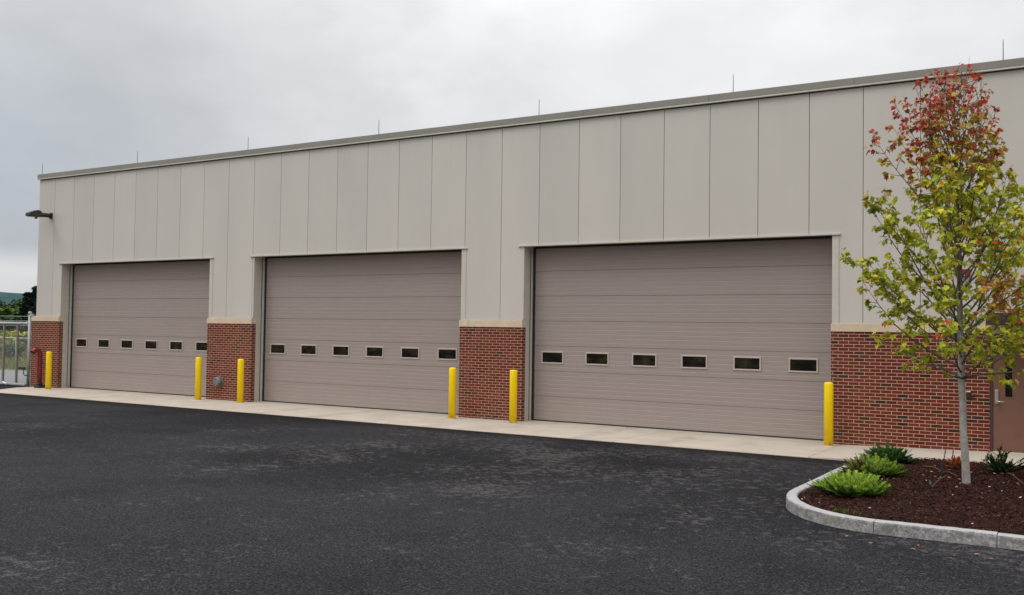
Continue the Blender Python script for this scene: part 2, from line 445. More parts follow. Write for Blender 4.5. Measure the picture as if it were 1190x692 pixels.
slab([(32.215, -2.3), (37.5, -2.3), (37.5, e0), (32.215, e0)])
tag(link('pavement', bm, M['concrete']), kind='structure')

# planting bed kerb: granite stones with open joints
def kerb_path():
    pts = [(27.24, -2.47), (27.24, -6.75)]
    cx, cy, r = 28.75, -6.95, 1.51
    out = [(Vector((27.24, -2.47)), Vector((1, 0)))]
    y = -2.47
    while y > -6.9:
        y -= 0.2
        out.append((Vector((27.24, max(y, -6.9))), Vector((1, 0))))
    for k in range(1, 19):
        a = R(180 + 90*k/18)
        rx, ry = 1.51, 1.74
        p = Vector((cx + rx*math.cos(a), cy + ry*math.sin(a)))
        nrm = Vector((-math.cos(a)/rx, -math.sin(a)/ry)).normalized()
        out.append((p, nrm))
    x = cx
    while x < 38:
        x += 0.2; out.append((Vector((x, -8.69 + 0.035*min(1, (x-cx)/1.0))), Vector((0, 1))))
    return out
KP = kerb_path()
def kerb_at(s):
    acc = 0
    for (a, na), (b, nb) in zip(KP, KP[1:]):
        l = (b-a).length
        if acc + l >= s:
            f = (s-acc)/l
            return a.lerp(b, f), na.lerp(nb, f).normalized()
        acc += l
    return KP[-1]
cuts = [0, 1.5, 3.0, 4.38, 5.75, 6.93, 8.17, 9.8, 11.6, 13.4, 15.2, 16.4]
rng = random.Random(5)
bm = bmesh.new()
for a, b in zip(cuts, cuts[1:]):
    steps = max(6, int((b-a)/0.11))
    sect = []
    dz = rng.uniform(-0.004, 0.004)
    for i in range(steps+1):
        s = a + 0.004 + (b-a-0.008)*i/steps
        p, nn = kerb_at(s)
        h = 0.12 + dz
        if s < 0.9: h = 0.015 + 0.105*(s/0.9)
        prof = [(0.0, -0.15), (0.0+0.004, h-0.028), (0.010, h-0.010), (0.026, h), (0.132, h), (0.146, h-0.012), (0.15, -0.15)]
        ring_ = []
        for off, z in prof:
            j = 0.005*mnoise.noise((s*7, z*20, off*30))
            q = p + nn*(off + j)
            ring_.append(bm.verts.new((q.x, q.y, z + (0.003*mnoise.noise((s*9, 3, off*9)) if z > 0 else 0))))
        sect.append(ring_)
    for r0, r1 in zip(sect, sect[1:]):
        for kk in range(len(r0)-1):
            bm.faces.new((r0[kk], r1[kk], r1[kk+1], r0[kk+1]))
    bm.faces.new(sect[0]); bm.faces.new(list(reversed(sect[-1])))
bmesh.ops.recalc_face_normals(bm, faces=bm.faces)
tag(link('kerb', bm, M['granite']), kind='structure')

# planting bed
def mz(x, y):
    ex = min(1.0, max(0.0, (x-27.36)/0.9)); ey = min(1.0, max(0.0, (y+8.55)/0.8)); eb = min(1.0, max(0.0, (-2.30-y)/0.5))
    return 0.085 + 0.06*min(ex, ey)*(0.4+0.6*eb) + 0.022*mnoise.noise((x*1.6, y*1.6, 0)) + 0.014*mnoise.noise((x*6, y*6, 2))
def in_bed(x, y):
    if x < 27.37 or y > -2.33: return False
    if x < 28.75 and y < -6.95: return ((28.75-x)/1.38)**2 + ((-6.95-y)/1.61)**2 < 1
    return y > -8.55
bm = bmesh.new()
st = 0.06
grid = {}
def gv(i, j):
    if (i, j) not in grid:
        x, y = 27.3+i*st, -8.64+j*st
        # pull outside points onto the bed outline
        if x < 28.75 and y < -6.95:
            u_, v_ = (28.75-x)/1.43, (-6.95-y)/1.66
            l = math.hypot(u_, v_)
            if l > 1: x, y = 28.75-1.43*u_/l, -6.95-1.66*v_/l
        y = min(y, -2.31 + 0.02*mnoise.noise((x*3, 0, 0)) if x > 28.5 else -2.36 - (28.5-x)*0.06)
        z = mz(x, y) + 0.012*mnoise.noise((x*17, y*17, 4))
        if y > -2.42: z = sz(x)+0.035 + 0.02*mnoise.noise((x*5, 1, 1))
        grid[(i, j)] = bm.verts.new((x, y, z))
    return grid[(i, j)]
NXB, NYB = int(10/st), int(6.36/st)
for i in range(NXB):
    for j in range(NYB):
        q = [gv(i, j), gv(i+1, j), gv(i+1, j+1), gv(i, j+1)]
        try: 
            bm.faces.new(q)
        except ValueError: pass
bmesh.ops.dissolve_degenerate(bm, edges=bm.edges, dist=0.0005)
tag(link('planting_bed', bm, M['mulch'], smooth=True), kind='structure')

# loose bark on top of the bed
rng = random.Random(11)
bm = bmesh.new(); cl = colour_layer(bm)
cnt = 0
while cnt < 26000:
    x, y = rng.uniform(27.37, 33.0), rng.uniform(-8.55, -2.34)
    if not in_bed(x, y): continue
    cnt += 1
    L_, W_ = rng.uniform(0.007, 0.026), rng.uniform(0.004, 0.010)
    a = rng.uniform(0, 6.283)
    m = Matrix.Translation((x, y, mz(x, y)+rng.uniform(0.002, 0.022))) @ Matrix.Rotation(a, 4, 'Z') @ Matrix.Rotation(rng.gauss(0, 0.45), 4, 'X') @ Matrix.Rotation(rng.gauss(0, 0.4), 4, 'Y')
    f = bm.faces.new([bm.verts.new(m @ Vector(p)) for p in ((-L_, -W_, 0), (L_*0.9, -W_*0.7, 0.004), (L_, W_, 0), (-L_*0.8, W_*0.8, 0.003))])
    kx = rng.random()
    base = (0.040, 0.0145, 0.011) if kx < 0.6 else ((0.070, 0.026, 0.018) if kx < 0.92 else (0.10, 0.05, 0.036))
    kk = rng.uniform(0.5, 1.4)
    for l in f.loops: l[cl] = (*mulc(base, kk), 1)
tag(link('bark_chips', bm, M['chip']), 'dark red-brown bark mulch chips covering the planting bed', 'mulch', kind='stuff')

bm = bmesh.new(); cl = colour_layer(bm)
cnt = 0
while cnt < 85:
    x, y = rng.uniform(27.5, 32.5), rng.uniform(-8.4, -2.6)
    if not in_bed(x, y) or (cnt < 55 and y < -6.3): continue
    cnt += 1
    r_ = rng.uniform(0.006, 0.014)
    res_ = bmesh.ops.create_icosphere(bm, subdivisions=1, radius=r_, matrix=Matrix.Translation((x, y, mz(x, y)+0.022)) @ Matrix.Diagonal((rng.uniform(0.8, 1.6), rng.uniform(0.8, 1.5), 0.6, 1)))
tag(link('pebbles', bm, M['pebble']), 'small pale pebbles scattered over the dark mulch', 'pebbles', kind='stuff')

def maple_leaf(bm, cl, m, s, c, fold=0.25):
    out = [(0, -0.05), (0.30, 0.02), (0.50, 0.22), (0.36, 0.34), (0.60, 0.62), (0.27, 0.66), (0.0, 1.05), (-0.27, 0.66), (-0.60, 0.62), (-0.36, 0.34), (-0.50, 0.22), (-0.30, 0.02)]
    vs = [bm.verts.new(m @ Vector((x*s, y*s, abs(x)*s*fold - 0.18*s*y*y))) for x, y in out]
    cen = bm.verts.new(m @ Vector((0, 0.35*s, -0.02*s)))
    for i in range(len(vs)):
        f = bm.faces.new((cen, vs[i], vs[(i+1) % len(vs)]))
        for l in f.loops: l[cl] = (*c, 1)

bm = bmesh.new(); cl = colour_layer(bm)
for k_ in range(48):
    while True:
        x, y = rng.gauss(29.1, 1.0), rng.gauss(-4.7, 1.2)
        if in_bed(x, y): break
    m = Matrix.Translation((x, y, mz(x, y)+0.03)) @ Matrix.Rotation(rng.uniform(0, 6.28), 4, 'Z') @ Matrix.Rotation(rng.gauss(0, 0.35), 4, 'X')
    maple_leaf(bm, cl, m, rng.uniform(0.035, 0.06), rng.choice([(0.30, 0.03, 0.03), (0.40, 0.16, 0.10), (0.34, 0.10, 0.08), (0.5, 0.3, 0.2)]))
for k_ in range(9):
    x, y = rng.uniform(28.4, 30.2), rng.uniform(-9.6, -8.85)
    m = Matrix.Translation((x, y, -0.008)) @ Matrix.Rotation(rng.uniform(0, 6.28), 4, 'Z')
    maple_leaf(bm, cl, m, rng.uniform(0.03, 0.05), rng.choice([(0.40, 0.10, 0.10), (0.45, 0.25, 0.18), (0.30, 0.2, 0.1)]))
tag(link('fallen_leaves', bm, M['leaf']), 'pink and red fallen maple leaves lying about the bed', 'leaves', kind='stuff')

# ================================================================== BUILDING
B = empty('garage_building', (0, 0, 0), 'long flat-roofed garage building with beige metal cladding, brick base and three big taupe doors', 'building')

# core: wall behind cladding, jambs and heads
bm = bmesh.new()
edges = [XL+0.03] + [v for o in OPEN for v in o] + [XR]
for a, b in zip(edges[0::2], edges[1::2]):
    box(bm, a, b, 0.034, DY+0.045, -0.1, TOP-0.03)
for a, b in OPEN:
    box(bm, a-0.0, b+0.0, 0.034, DY+0.045, HEAD, TOP-0.032)
    # dropped door head
box(bm, XL+0.034, XR-0.004, DY+0.05, DEPTH, -0.1, TOP-0.034)
link('wall', bm, M['jamb'], B)

# cladding panels with open joints
def plate(bm, poly, y0=0.0, th=0.03, bev=0.005):
    fr = [bm.verts.new((x, y0, z)) for x, z in poly]
    bk = [bm.verts.new((x, y0+th, z)) for x, z in poly]
    f = bm.faces.new(fr)
    nn_ = len(poly)
    for i in range(nn_):
        bm.faces.new((fr[(i+1) % nn_], fr[i], bk[i], bk[(i+1) % nn_]))
    bmesh.ops.bevel(bm, geom=list(f.edges), offset=bev, segments=2, affect='EDGES', profile=0.5)
bm = bmesh.new()
G_ = 0.005
n0, n1 = -1, int(XR/P)
for k_ in range(n0, n1+1):
    a = max(XL, k_*P) + (G_ if k_ > -1 else 0); b = min(XR, (k_+1)*P) - G_
    zb = SILL1 + 0.03; zt = TOP - 0.022
    poly = None
    for l, r in OPEN:
        if l <= a and b <= r: poly = [(a, HEAD), (b, HEAD), (b, zt), (a, zt)]
        elif a < l < b: poly = [(a, zb), (l, zb), (l, HEAD), (b, HEAD), (b, zt), (a, zt)]
        elif a < r < b: poly = [(a, HEAD), (r, HEAD), (r, zb), (b, zb), (b, zt), (a, zt)]
    if poly is None: poly = [(a, zb), (b, zb), (b, zt), (a, zt)]
    plate(bm, poly)
bmesh.ops.recalc_face_normals(bm, faces=bm.faces)
link('metal_panels', bm, M['panel'], B)
bm = bmesh.new()                             # dark joint backing just behind the plates
for a, b in zip(edges[0::2], edges[1::2]): box(bm, a+0.008, b-0.008, 0.0305, 0.0335, SILL1+0.04, TOP-0.035)
for a, b in OPEN: box(bm, a-0.004, b+0.004, 0.0305, 0.0335, HEAD+0.01, TOP-0.036)
link('joint_backing', bm, M['dark_gap'], B)
# gable cladding (left end)
bm = bmesh.new()
k_ = 0
y = 0.032
while y < DEPTH:
    y2 = min(DEPTH, y+P)
    plate(bm, [(y+G_, SILL1+0.03), (y2-G_, SILL1+0.03), (y2-G_, TOP-0.022), (y+G_, TOP-0.022)])
    y = y2
bmesh.ops.transform(bm, matrix=Matrix(((0, 1, 0, XL), (1, 0, 0, 0), (0, 0, 1, 0), (0, 0, 0, 1))), verts=bm.verts)
bmesh.ops.recalc_face_normals(bm, faces=bm.faces)
link('gable_panels', bm, M['panel'], B)

# brick piers and wall, sills, base trims
DX0, DX1 = 28.955, 30.065                   # person door
def brick(name, x0, x1, z1=SILL0, y1=0.10, z0=-0.1):
    bm = bmesh.new(); box(bm, x0, x1, BY, y1, z0, z1); return link(name, bm, M['brick'], B)
def sill(x0, x1):
    bm = bmesh.new()
    cutsx = [x0]
    while cutsx[-1] + 2.4 < x1: cutsx.append(cutsx[-1]+1.85)
    cutsx.append(x1)
    for a, b in zip(cutsx, cutsx[1:]): box(bm, a+0.002, b-0.002, BY-0.022, 0.104, SILL0+0.001, SILL1, 0.006)
    link('sill', bm, M['stone'], B)
def jtrim(x0, x1):
    bm = bmesh.new(); box(bm, x0, x1, -0.035, 0.029, SILL1+0.001, SILL1+0.028, 0.003); link('base_trim', bm, M['trim'], B)
brick('brick_pier', -1.03, OPEN[0][0]+0.004); sill(-1.045, OPEN[0][0]+0.012); jtrim(XL-0.002, OPEN[0][0]-0.01)
brick('brick_pier', OPEN[0][1]+0.02, OPEN[1][0]+0.004); sill(OPEN[0][1]+0.005, OPEN[1][0]+0.012); jtrim(OPEN[0][1]+0.15, OPEN[1][0]-0.01)
brick('brick_pier', OPEN[1][1]+0.012, OPEN[2][0]+0.004); sill(OPEN[1][1]+0.0, OPEN[2][0]+0.012); jtrim(OPEN[1][1]+0.15, OPEN[2][0]-0.01)
brick('brick_wall', OPEN[2][1]-0.004, DX0-0.002, y1=0.10)
brick('brick_wall', DX1+0.002, XR, y1=0.10)
brick('brick_wall', DX0-0.0015, DX1+0.0015, y1=0.10, z0=2.196)
sill(OPEN[2][1]-0.01, XR); jtrim(OPEN[2][1]+0.15, XR)
bm = bmesh.new(); box(bm, -1.03, -1.03+0.16, 0.102, DEPTH, -0.1, SILL0); link('gable_brick', bm, M['brick'], B)

# trims
for a, b in OPEN:
    bm = bmesh.new()
    box(bm, a-0.16, b+0.165, -0.045, 0.002, HEAD-0.026, HEAD+0.012, 0.004)
    box(bm, a-0.001, b+0.001, 0.004, 0.028, HEAD-0.026, HEAD+0.0)
    link('header_trim', bm, M['trim'], B)
    bm = bmesh.new()
    box(bm, b-0.003, b+0.125, -0.008, -0.001, SILL1+0.001, HEAD-0.03, 0.002)
    link('corner_trim', bm, M['trim'], B)
    bm = bmesh.new()
    box(bm, b+0.128, b+0.140, -0.012, -0.001, SILL1+0.001, HEAD-0.03, 0.002)
    link('corner_bead', bm, M['jamb'], B)
    bm = bmesh.new()
    box(bm, a-0.03, a+0.003, -0.008, -0.001, SILL1+0.03, HEAD-0.03, 0.002)
    link('corner_trim', bm, M['trim'], B)

# coping in lengths
bm = bmesh.new()
x = XL-0.05
while x < XR:
    x2 = min(XR, x + 3.05)
    prof = [(-0.058, 7.195), (-0.066, 7.205), (-0.070, 7.338), (-0.062, 7.346), (0.40, 7.30), (0.40, 7.16), (-0.03, 7.16), (-0.03, 7.195)]
    A = [bm.verts.new((x+0.003, p_[0], p_[1])) for p_ in prof]; Bv = [bm.verts.new((x2-0.003, p_[0], p_[1])) for p_ in prof]
    for i in range(len(prof)):
        j = (i+1) % len(prof); bm.faces.new((A[i], Bv[i], Bv[j], A[j]))
    bm.faces.new(A); bm.faces.new(list(reversed(Bv)))
    x = x2
bmesh.ops.recalc_face_normals(bm, faces=bm.faces)
link('coping', bm, M['coping'], B)
bm = bmesh.new(); box(bm, XL-0.05, XR, -0.078, -0.028, 7.160, 7.192, 0.004); link('drip_edge', bm, M['trim'], B)
bm = bmesh.new(); box(bm, XL-0.05, XL+0.3, 0.402, DEPTH+.05, 7.165, 7.325, 0.005); link('coping', bm, M['coping'], B)
bm = bmesh.new(); box(bm, XL+0.32, XR, 0.41, DEPTH, 7.135, 7.17); link('roof', bm, M['roof'], B)

# ---- garage doors
NS = 7
SH = HEAD/NS
def door_leaf(x0, x1):
    """sectional door: seven sections, each pressed with six ribs"""
    bm = bmesh.new()
    prof = []                                # (y, z, mat of the strip above)
    for s_ in range(NS):
        zb = s_*SH
        prof.append((DY+0.010, zb, 1)); prof.append((DY+0.009, zb+0.004, 1)); prof.append((DY, zb+0.007, 0))
        for r_ in range(1, 6):
            zc = zb + SH*r_/6
            prof += [(DY, zc-0.008, 2), (DY+0.0035, zc-0.003, 2), (DY+0.0035, zc+0.003, 2), (DY, zc+0.008, 0)]
        prof.append((DY, zb+SH-0.005, 0))
    prof.append((DY+0.010, NS*SH, 0))
    prof = [(y_, max(z_, 0.022), m_) for y_, z_, m_ in prof]
    a = [bm.verts.new((x0, y_, z_)) for y_, z_, m_ in prof]
    b = [bm.verts.new((x1, y_, z_)) for y_, z_, m_ in prof]
    for i in range(len(prof)-1):
        if prof[i][1] == prof[i+1][1] and prof[i][0] == prof[i+1][0]: continue
        f = bm.faces.new((a[i], b[i], b[i+1], a[i+1])); f.material_index = prof[i][2]
    return bm
def window_mesh(x0, z0, w=0.612, h=0.302):
    bm = bmesh.new()
    fw = 0.034
    # bevelled frame ring
    o = [(x0, z0), (x0+w, z0), (x0+w, z0+h), (x0, z0+h)]
    loops_ = []
    for off, y_ in ((0.0, DY-0.001), (0.0, DY-0.014), (0.006, DY-0.019), (fw-0.006, DY-0.019), (fw, DY-0.010), (fw, DY-0.004)):
        loops_.append([bm.verts.new((x_ + (off if i in (0, 3) else -off), y_, z_ + (off if i in (0, 1) else -off))) for i, (x_, z_) in enumerate(o)])
    for A, C in zip(loops_, loops_[1:]):
        for i in range(4):
            j = (i+1) % 4; bm.faces.new((A[i], A[j], C[j], C[i]))
    f = bm.faces.new(loops_[-1]); f.material_index = 1
    return bm
WIN0 = {0: [0.795+1.197*i for i in range(6)], 1: [9.975+1.203*i for i in range(6)], 2: [19.09+1.20*i for i in range(6)]}
DLAB = ['leftmost and farthest of the three doors', 'middle of the three doors', 'rightmost and nearest of the three doors']
for di, (a, b) in enumerate(OPEN):
    d = link('garage_door', door_leaf(a+0.08, b+0.02), [M['door'], M['door_seam'], M['rib_highlight']], B)
    tag(d, 'taupe ribbed garage door, ' + DLAB[di])
    first = None
    for wi, wx in enumerate(WIN0[di]):
        w_ = link('window', window_mesh(wx, 1.387), [M['win_frame'], M['glass']], d)
    bm = bmesh.new()
    box(bm, a+0.002, a+0.085, DY-0.012, DY+0.03, 0.0, HEAD-0.03)          # side seal
    box(bm, b-0.03, b-0.001, DY-0.012, DY+0.03, 0.0, HEAD-0.03)
    box(bm, a+0.087, b-0.032, DY-0.006, DY+0.03, -0.01, 0.030)             # bottom seal
    box(bm, a+0.087, b-0.032, DY-0.012, DY+0.03, HEAD-0.05, HEAD-0.001)    # head seal
    box(bm, a+0.0015, a+0.006, DY-0.115, DY-0.095, 0.0, HEAD-0.03)
    link('weather_seal', bm, M['rubber'], d)
    bm = bmesh.new()
    box(bm, a+0.002, a+0.02, DY-0.06, DY-0.014, 0.0, HEAD-0.03, 0.002)   # bright stop angle
    link('stop_angle', bm, M['trim'], d)

# ---- person door
bm = bmesh.new()
box(bm, DX0, DX0+0.05, BY+0.006, 0.03, 0.03, 2.192, 0.003)
box(bm, DX1-0.05, DX1, BY+0.006, 0.03, 0.03, 2.192, 0.003)
box(bm, DX0+0.051, DX1-0.051, BY+0.007, 0.03, 2.14, 2.191, 0.003)
link('door_frame', bm, M['brown_dark'], B)
LX0, LX1 = DX0+0.054, DX1-0.054
bm = bmesh.new()
VX0, VX1, VZ0, VZ1 = 29.205, 29.335, 1.085, 1.86
yl = BY+0.022
for q in ((LX0, VX0, 0.085, 2.136), (VX1, LX1, 0.085, 2.136), (VX0, VX1, 0.085, VZ0), (VX0, VX1, VZ1, 2.136)):
    box(bm, q[0], q[1], yl, 0.0, q[2], q[3])
pd = link('door', bm, M['brown'], B)
bm = bmesh.new()
box(bm, VX0-0.02, VX0+0.006, yl-0.008, yl+0.014, VZ0-0.02, VZ1+0.02); box(bm, VX1-0.006, VX1+0.02, yl-0.008, yl+0.014, VZ0-0.02, VZ1+0.02)
box(bm, VX0+0.0065, VX1-0.0065, yl-0.0075, yl+0.014, VZ0-0.02, VZ0+0.006); box(bm, VX0+0.0065, VX1-0.0065, yl-0.0075, yl+0.014, VZ1-0.006, VZ1+0.02)
box(bm, VX0+0.004, VX1-0.004, yl+0.010, yl+0.016, VZ0, VZ1, mat=1)
link('vision_panel', bm, [M['brown'], M['glass']], pd)
bm = bmesh.new()
box(bm, LX0+0.032, LX0+0.092, yl-0.028, yl, 0.955, 1.215, 0.006)
lathe_bm = bm
tube(bm, [(LX0+0.062, yl-0.02, 1.0), (LX0+0.062, yl-0.075, 1.0)], 0.013, 10)
tube(bm, [(LX0+0.055, yl-0.072, 1.0), (LX0+0.19, yl-0.072, 1.0)], [0.013, 0.010], 10)
tube(bm, [(LX0+0.062, yl-0.026, 1.10), (LX0+0.062, yl-0.042, 1.10)], 0.02, 14)
link('handle', bm, M['steel'], pd)
bm = bmesh.new(); box(bm, DX0+0.052, DX1-0.052, BY-0.04, 0.0, 0.02, 0.083, 0.004); link('threshold', bm, M['trim'], B)
# flat canopy over the person door
bm = bmesh.new()
box(bm, 28.98, 31.3, -0.95, -0.905, 2.40, 2.62, 0.005)
box(bm, 28.98, 29.02, -0.904, -0.084, 2.405, 2.615, 0.004); box(bm, 31.26, 31.3, -0.904, -0.084, 2.405, 2.615, 0.004)
box(bm, 29.022, 31.258, -0.903, -0.084, 2.46, 2.49)
link('canopy', bm, M['brown_dark'], B)

# ================================================================== THINGS ON AND BY THE BUILDING
# lightning rods
def rod():
    t_ = empty('lightning_rod', (0, 0, 0))
    bm = bmesh.new(); tube(bm, [(0, 0, 0.02), (0, 0, 0.38), (0, 0, 0.42)], [0.008, 0.007, 0.003], 8); link('spike', bm, M['galv_dark'], t_)
    bm = bmesh.new(); lathe(bm, [(0.035, -0.01), (0.035, 0.012), (0.02, 0.03)], 0, 0, 12); link('base', bm, M['galv_dark'], t_)
    return t_
r0 = rod()
RODS = [(-0.80, 'thin lightning rod standing at the far left corner of the roof edge'),
        (4.28, 'thin lightning rod on the roof edge above the leftmost garage door'),
        (9.284, 'thin lightning rod on the roof edge above the brick pier with the round vent'),
        (14.211, 'thin lightning rod on the roof edge above the middle garage door'),
        (19.159, 'thin lightning rod on the roof edge above the left edge of the nearest garage door'),
        (23.98, 'thin lightning rod on the roof edge above the right half of the nearest garage door'),
        (29.184, 'thin lightning rod on the roof edge to the right of the maple treetop')]
for i, (x, lab) in enumerate(RODS):
    o = r0 if i == 0 else copy_tree(r0)
    o.location = (x, 0.02, 7.34)
    tag(o, lab, 'lightning rod', 'lightning rods along the roof edge')

# wall light on the left end
WLx, WLz = -0.175, 5.885
wl = empty('wall_light', (WLx, 0, WLz), 'dark bronze area light on an arm high at the left end of the cladding', 'wall light')
bm = bmesh.new(); box(bm, WLx-0.075, WLx+0.075, -0.045, 0.0, WLz-0.11, WLz+0.09, 0.012); link('mount_plate', bm, M['bronze'], wl)
bm = bmesh.new()
tube(bm, [(WLx, -0.04, WLz-0.01), (WLx, -0.2, WLz-0.01), (WLx, -0.42, WLz-0.01)], [0.07, 0.075, 0.085], 12)
link('arm', bm, M['bronze'], wl)
bm = bmesh.new()
pr = [(-0.40, -0.10, 0.09), (-0.54, -0.115, 0.13), (-0.70, -0.105, 0.085), (-0.87, -0.095, 0.0)]
rings = []
for y_, zl, zh in pr:
    hw = 0.14 if y_ < -0.5 else 0.10
    rings.append([bm.verts.new(p_) for p_ in ((WLx-hw, y_, WLz+zl), (WLx+hw, y_, WLz+zl), (WLx+hw*0.85, y_, WLz+zh), (WLx-hw*0.85, y_, WLz+zh))])
for A, C in zip(rings, rings[1:]):
    for i in range(4):
        j = (i+1) % 4; bm.faces.new((A[i], A[j], C[j], C[i]))
bm.faces.new(rings[0]); bm.faces.new(list(reversed(rings[-1])))
bmesh.ops.bevel(bm, geom=list(bm.edges), offset=0.012, segments=2, affect='EDGES')
bmesh.ops.recalc_face_normals(bm, faces=bm.faces)
link('lamp_head', bm, M['bronze'], wl)
bm = bmesh.new(); box(bm, WLx-0.1, WLx+0.1, -0.82, -0.60, WLz-0.122, WLz-0.112); link('lens', bm, M['white'], wl)
bm = bmesh.new(); lathe(bm, [(0.02, WLz-0.17), (0.045, WLz-0.16), (0.045, WLz-0.105)], WLx, -0.56, 14); link('sensor', bm, M['black'], wl)

# fire alarm strobe on the cladding
AX, AZ = 28.50, 3.385
al = empty('fire_alarm', (AX, 0, AZ), 'small dark red fire alarm horn on the cladding behind the maple crown', 'fire alarm')
bm = bmesh.new(); box(bm, AX-0.125, AX+0.125, -0.06, -0.001, AZ-0.075, AZ+0.075, 0.01); link('housing', bm, M['alarm_red'], al)
bm = bmesh.new()
box(bm, AX-0.012, AX+0.035, -0.085, -0.0605, AZ-0.055, AZ-0.01, 0.008)
link('strobe', bm, M['white'], al)
bm = bmesh.new()
for i in range(5): box(bm, AX-0.095, AX-0.03, -0.0635, -0.0605, AZ+0.005+0.012*i, AZ+0.011+0.012*i)
link('grille', bm, M['black'], al)

# card reader by the person door
CX, CZ = 28.62, 1.105
cr = empty('card_reader', (CX, BY, CZ), 'small black card reader with a pale top on the brick beside the brown door', 'card reader')
bm = bmesh.new(); box(bm, CX-0.055, CX+0.02, BY-0.045, BY-0.001, CZ-0.065, CZ+0.045, 0.008); link('housing', bm, M['black'], cr)
bm = bmesh.new(); box(bm, CX-0.05, CX+0.015, BY-0.055, BY-0.002, CZ+0.046, CZ+0.066, 0.004); link('hood', bm, M['white'], cr)
bm = bmesh.new(); tube(bm, [(CX+0.021, BY-0.022, CZ-0.02), (CX+0.085, BY-0.022, CZ-0.02)], 0.02, 12); link('lock_barrel', bm, M['black'], cr)

# round vent on the second pier
VX, VZ = 8.40, 0.545
vt = empty('vent_cap', (VX, BY, VZ), 'round grey wall vent cap low on the second brick pier', 'vent')
bm = bmesh.new()
tube(bm, [(VX, BY-0.001, VZ), (VX, BY-0.09, VZ), (VX, BY-0.14, VZ), (VX, BY-0.155, VZ)], [0.135, 0.135, 0.13, 0.112], 28)
link('hood', bm, M['grey_cap'], vt)
bm = bmesh.new(); tube(bm, [(VX, BY-0.0008, VZ), (VX, BY-0.012, VZ)], 0.155, 28); link('flange', bm, M['grey_cap'], vt)
bm = bmesh.new()
for i in range(5): box(bm, VX-0.09, VX+0.09, BY-0.160, BY-0.1555, VZ-0.07+0.033*i, VZ-0.058+0.033*i)
link('louvre', bm, M['grey_cap'], vt)

# red standpipe by the left pier
PX, PY_ = -0.06, -0.34
sp_ = empty('standpipe', (PX, PY_, 0), 'dark red standpipe with a bent open top in front of the left pier', 'standpipe')
bm = bmesh.new()
path = [(PX, PY_, 0.14), (PX, PY_, 1.14)]
for k_ in range(1, 9):
    a = R(150*k_/8)
    path.append((PX, PY_ - 0.14 + 0.14*math.cos(a), 1.14 + 0.14*math.sin(a)))
tube(bm, path, 0.075, 18); link('pipe', bm, M['red'], sp_)
bm = bmesh.new()
p1 = Vector(path[-1]); dd = (Vector(path[-1])-Vector(path[-2])).normalized()
tube(bm, [p1-dd*0.03, p1+dd*0.02], 0.098, 18); link('flange', bm, M['red'], sp_)
bm = bmesh.new(); tube(bm, [p1+dd*0.0205, p1+dd*0.0225], 0.062, 18); link('opening', bm, M['black'], sp_)
bm = bmesh.new()
box(bm, PX-0.11, PX+0.17, PY_-0.13, PY_+0.12, -0.002, 0.10, 0.012)
tube(bm, [(PX, PY_, 0.10), (PX, PY_, 0.17)], 0.10, 18)
link('base', bm, M['black'], sp_)

# bollards
def bollard():
    t_ = empty('bollard', (0, 0, 0))
    r_ = 0.089
    bm = bmesh.new()
    lathe(bm, [(r_, -0.02), (r_, 1.205), (r_*0.985, 1.222), (r_*0.93, 1.236), (r_*0.80, 1.245), (r_*0.4, 1.251), (0.004, 1.252)], 0, 0, 40)
    link('post_sleeve', bm, M['yellow'], t_)
    bm = bmesh.new()
    lathe(bm, [(r_+0.012, -0.003), (r_+0.010, 0.004), (r_+0.001, 0.007)], 0, 0, 40)
    link('base_sealant', bm, M['stone'], t_)
    return t_
b0 = bollard()
BOL = [(0.875, -0.62, 'yellow steel bollard beside the red standpipe at the far left pier'),
       (7.985, -0.49, 'yellow steel bollard in front of the right edge of the leftmost garage door'),
       (9.71, -0.46, 'yellow steel bollard in front of the brick pier with the round vent'),
       (17.14, -0.54, 'yellow steel bollard in front of the right edge of the middle garage door'),
       (18.90, -0.56, 'yellow steel bollard in front of the brick pier between the middle and nearest doors'),
       (26.12, -0.42, 'tallest yellow bollard, between the nearest garage door and the long brick wall')]
for i, (x, y, lab) in enumerate(BOL):
    o = b0 if i == 0 else copy_tree(b0)
    o.location = (x, y, sz(x)); o.rotation_euler.z = i*1.3
    tag(o, lab, 'bollard', 'yellow bollards in front of the piers')

# ---- sliding gate and fences at the left
gp = empty('gate_post', (-1.15, -0.06, 0), 'pale galvanised gate post with a cap against the left brick pier', 'gate post')
bm = bmesh.new(); tube(bm, [(-1.15, -0.06, -0.02), (-1.15, -0.06, 2.50)], 0.052, 16); link('post', bm, M['galv'], gp)
bm = bmesh.new(); lathe(bm, [(0.066, 2.49), (0.066, 2.54), (0.05, 2.575), (0.01, 2.59)], -1.15, -0.06, 16); link('cap', bm, M['galv'], gp)
bm = bmesh.new(); box(bm, -1.09, -0.96, -0.10, -0.02, 2.42, 2.50, 0.005); link('bracket', bm, M['galv'], gp)

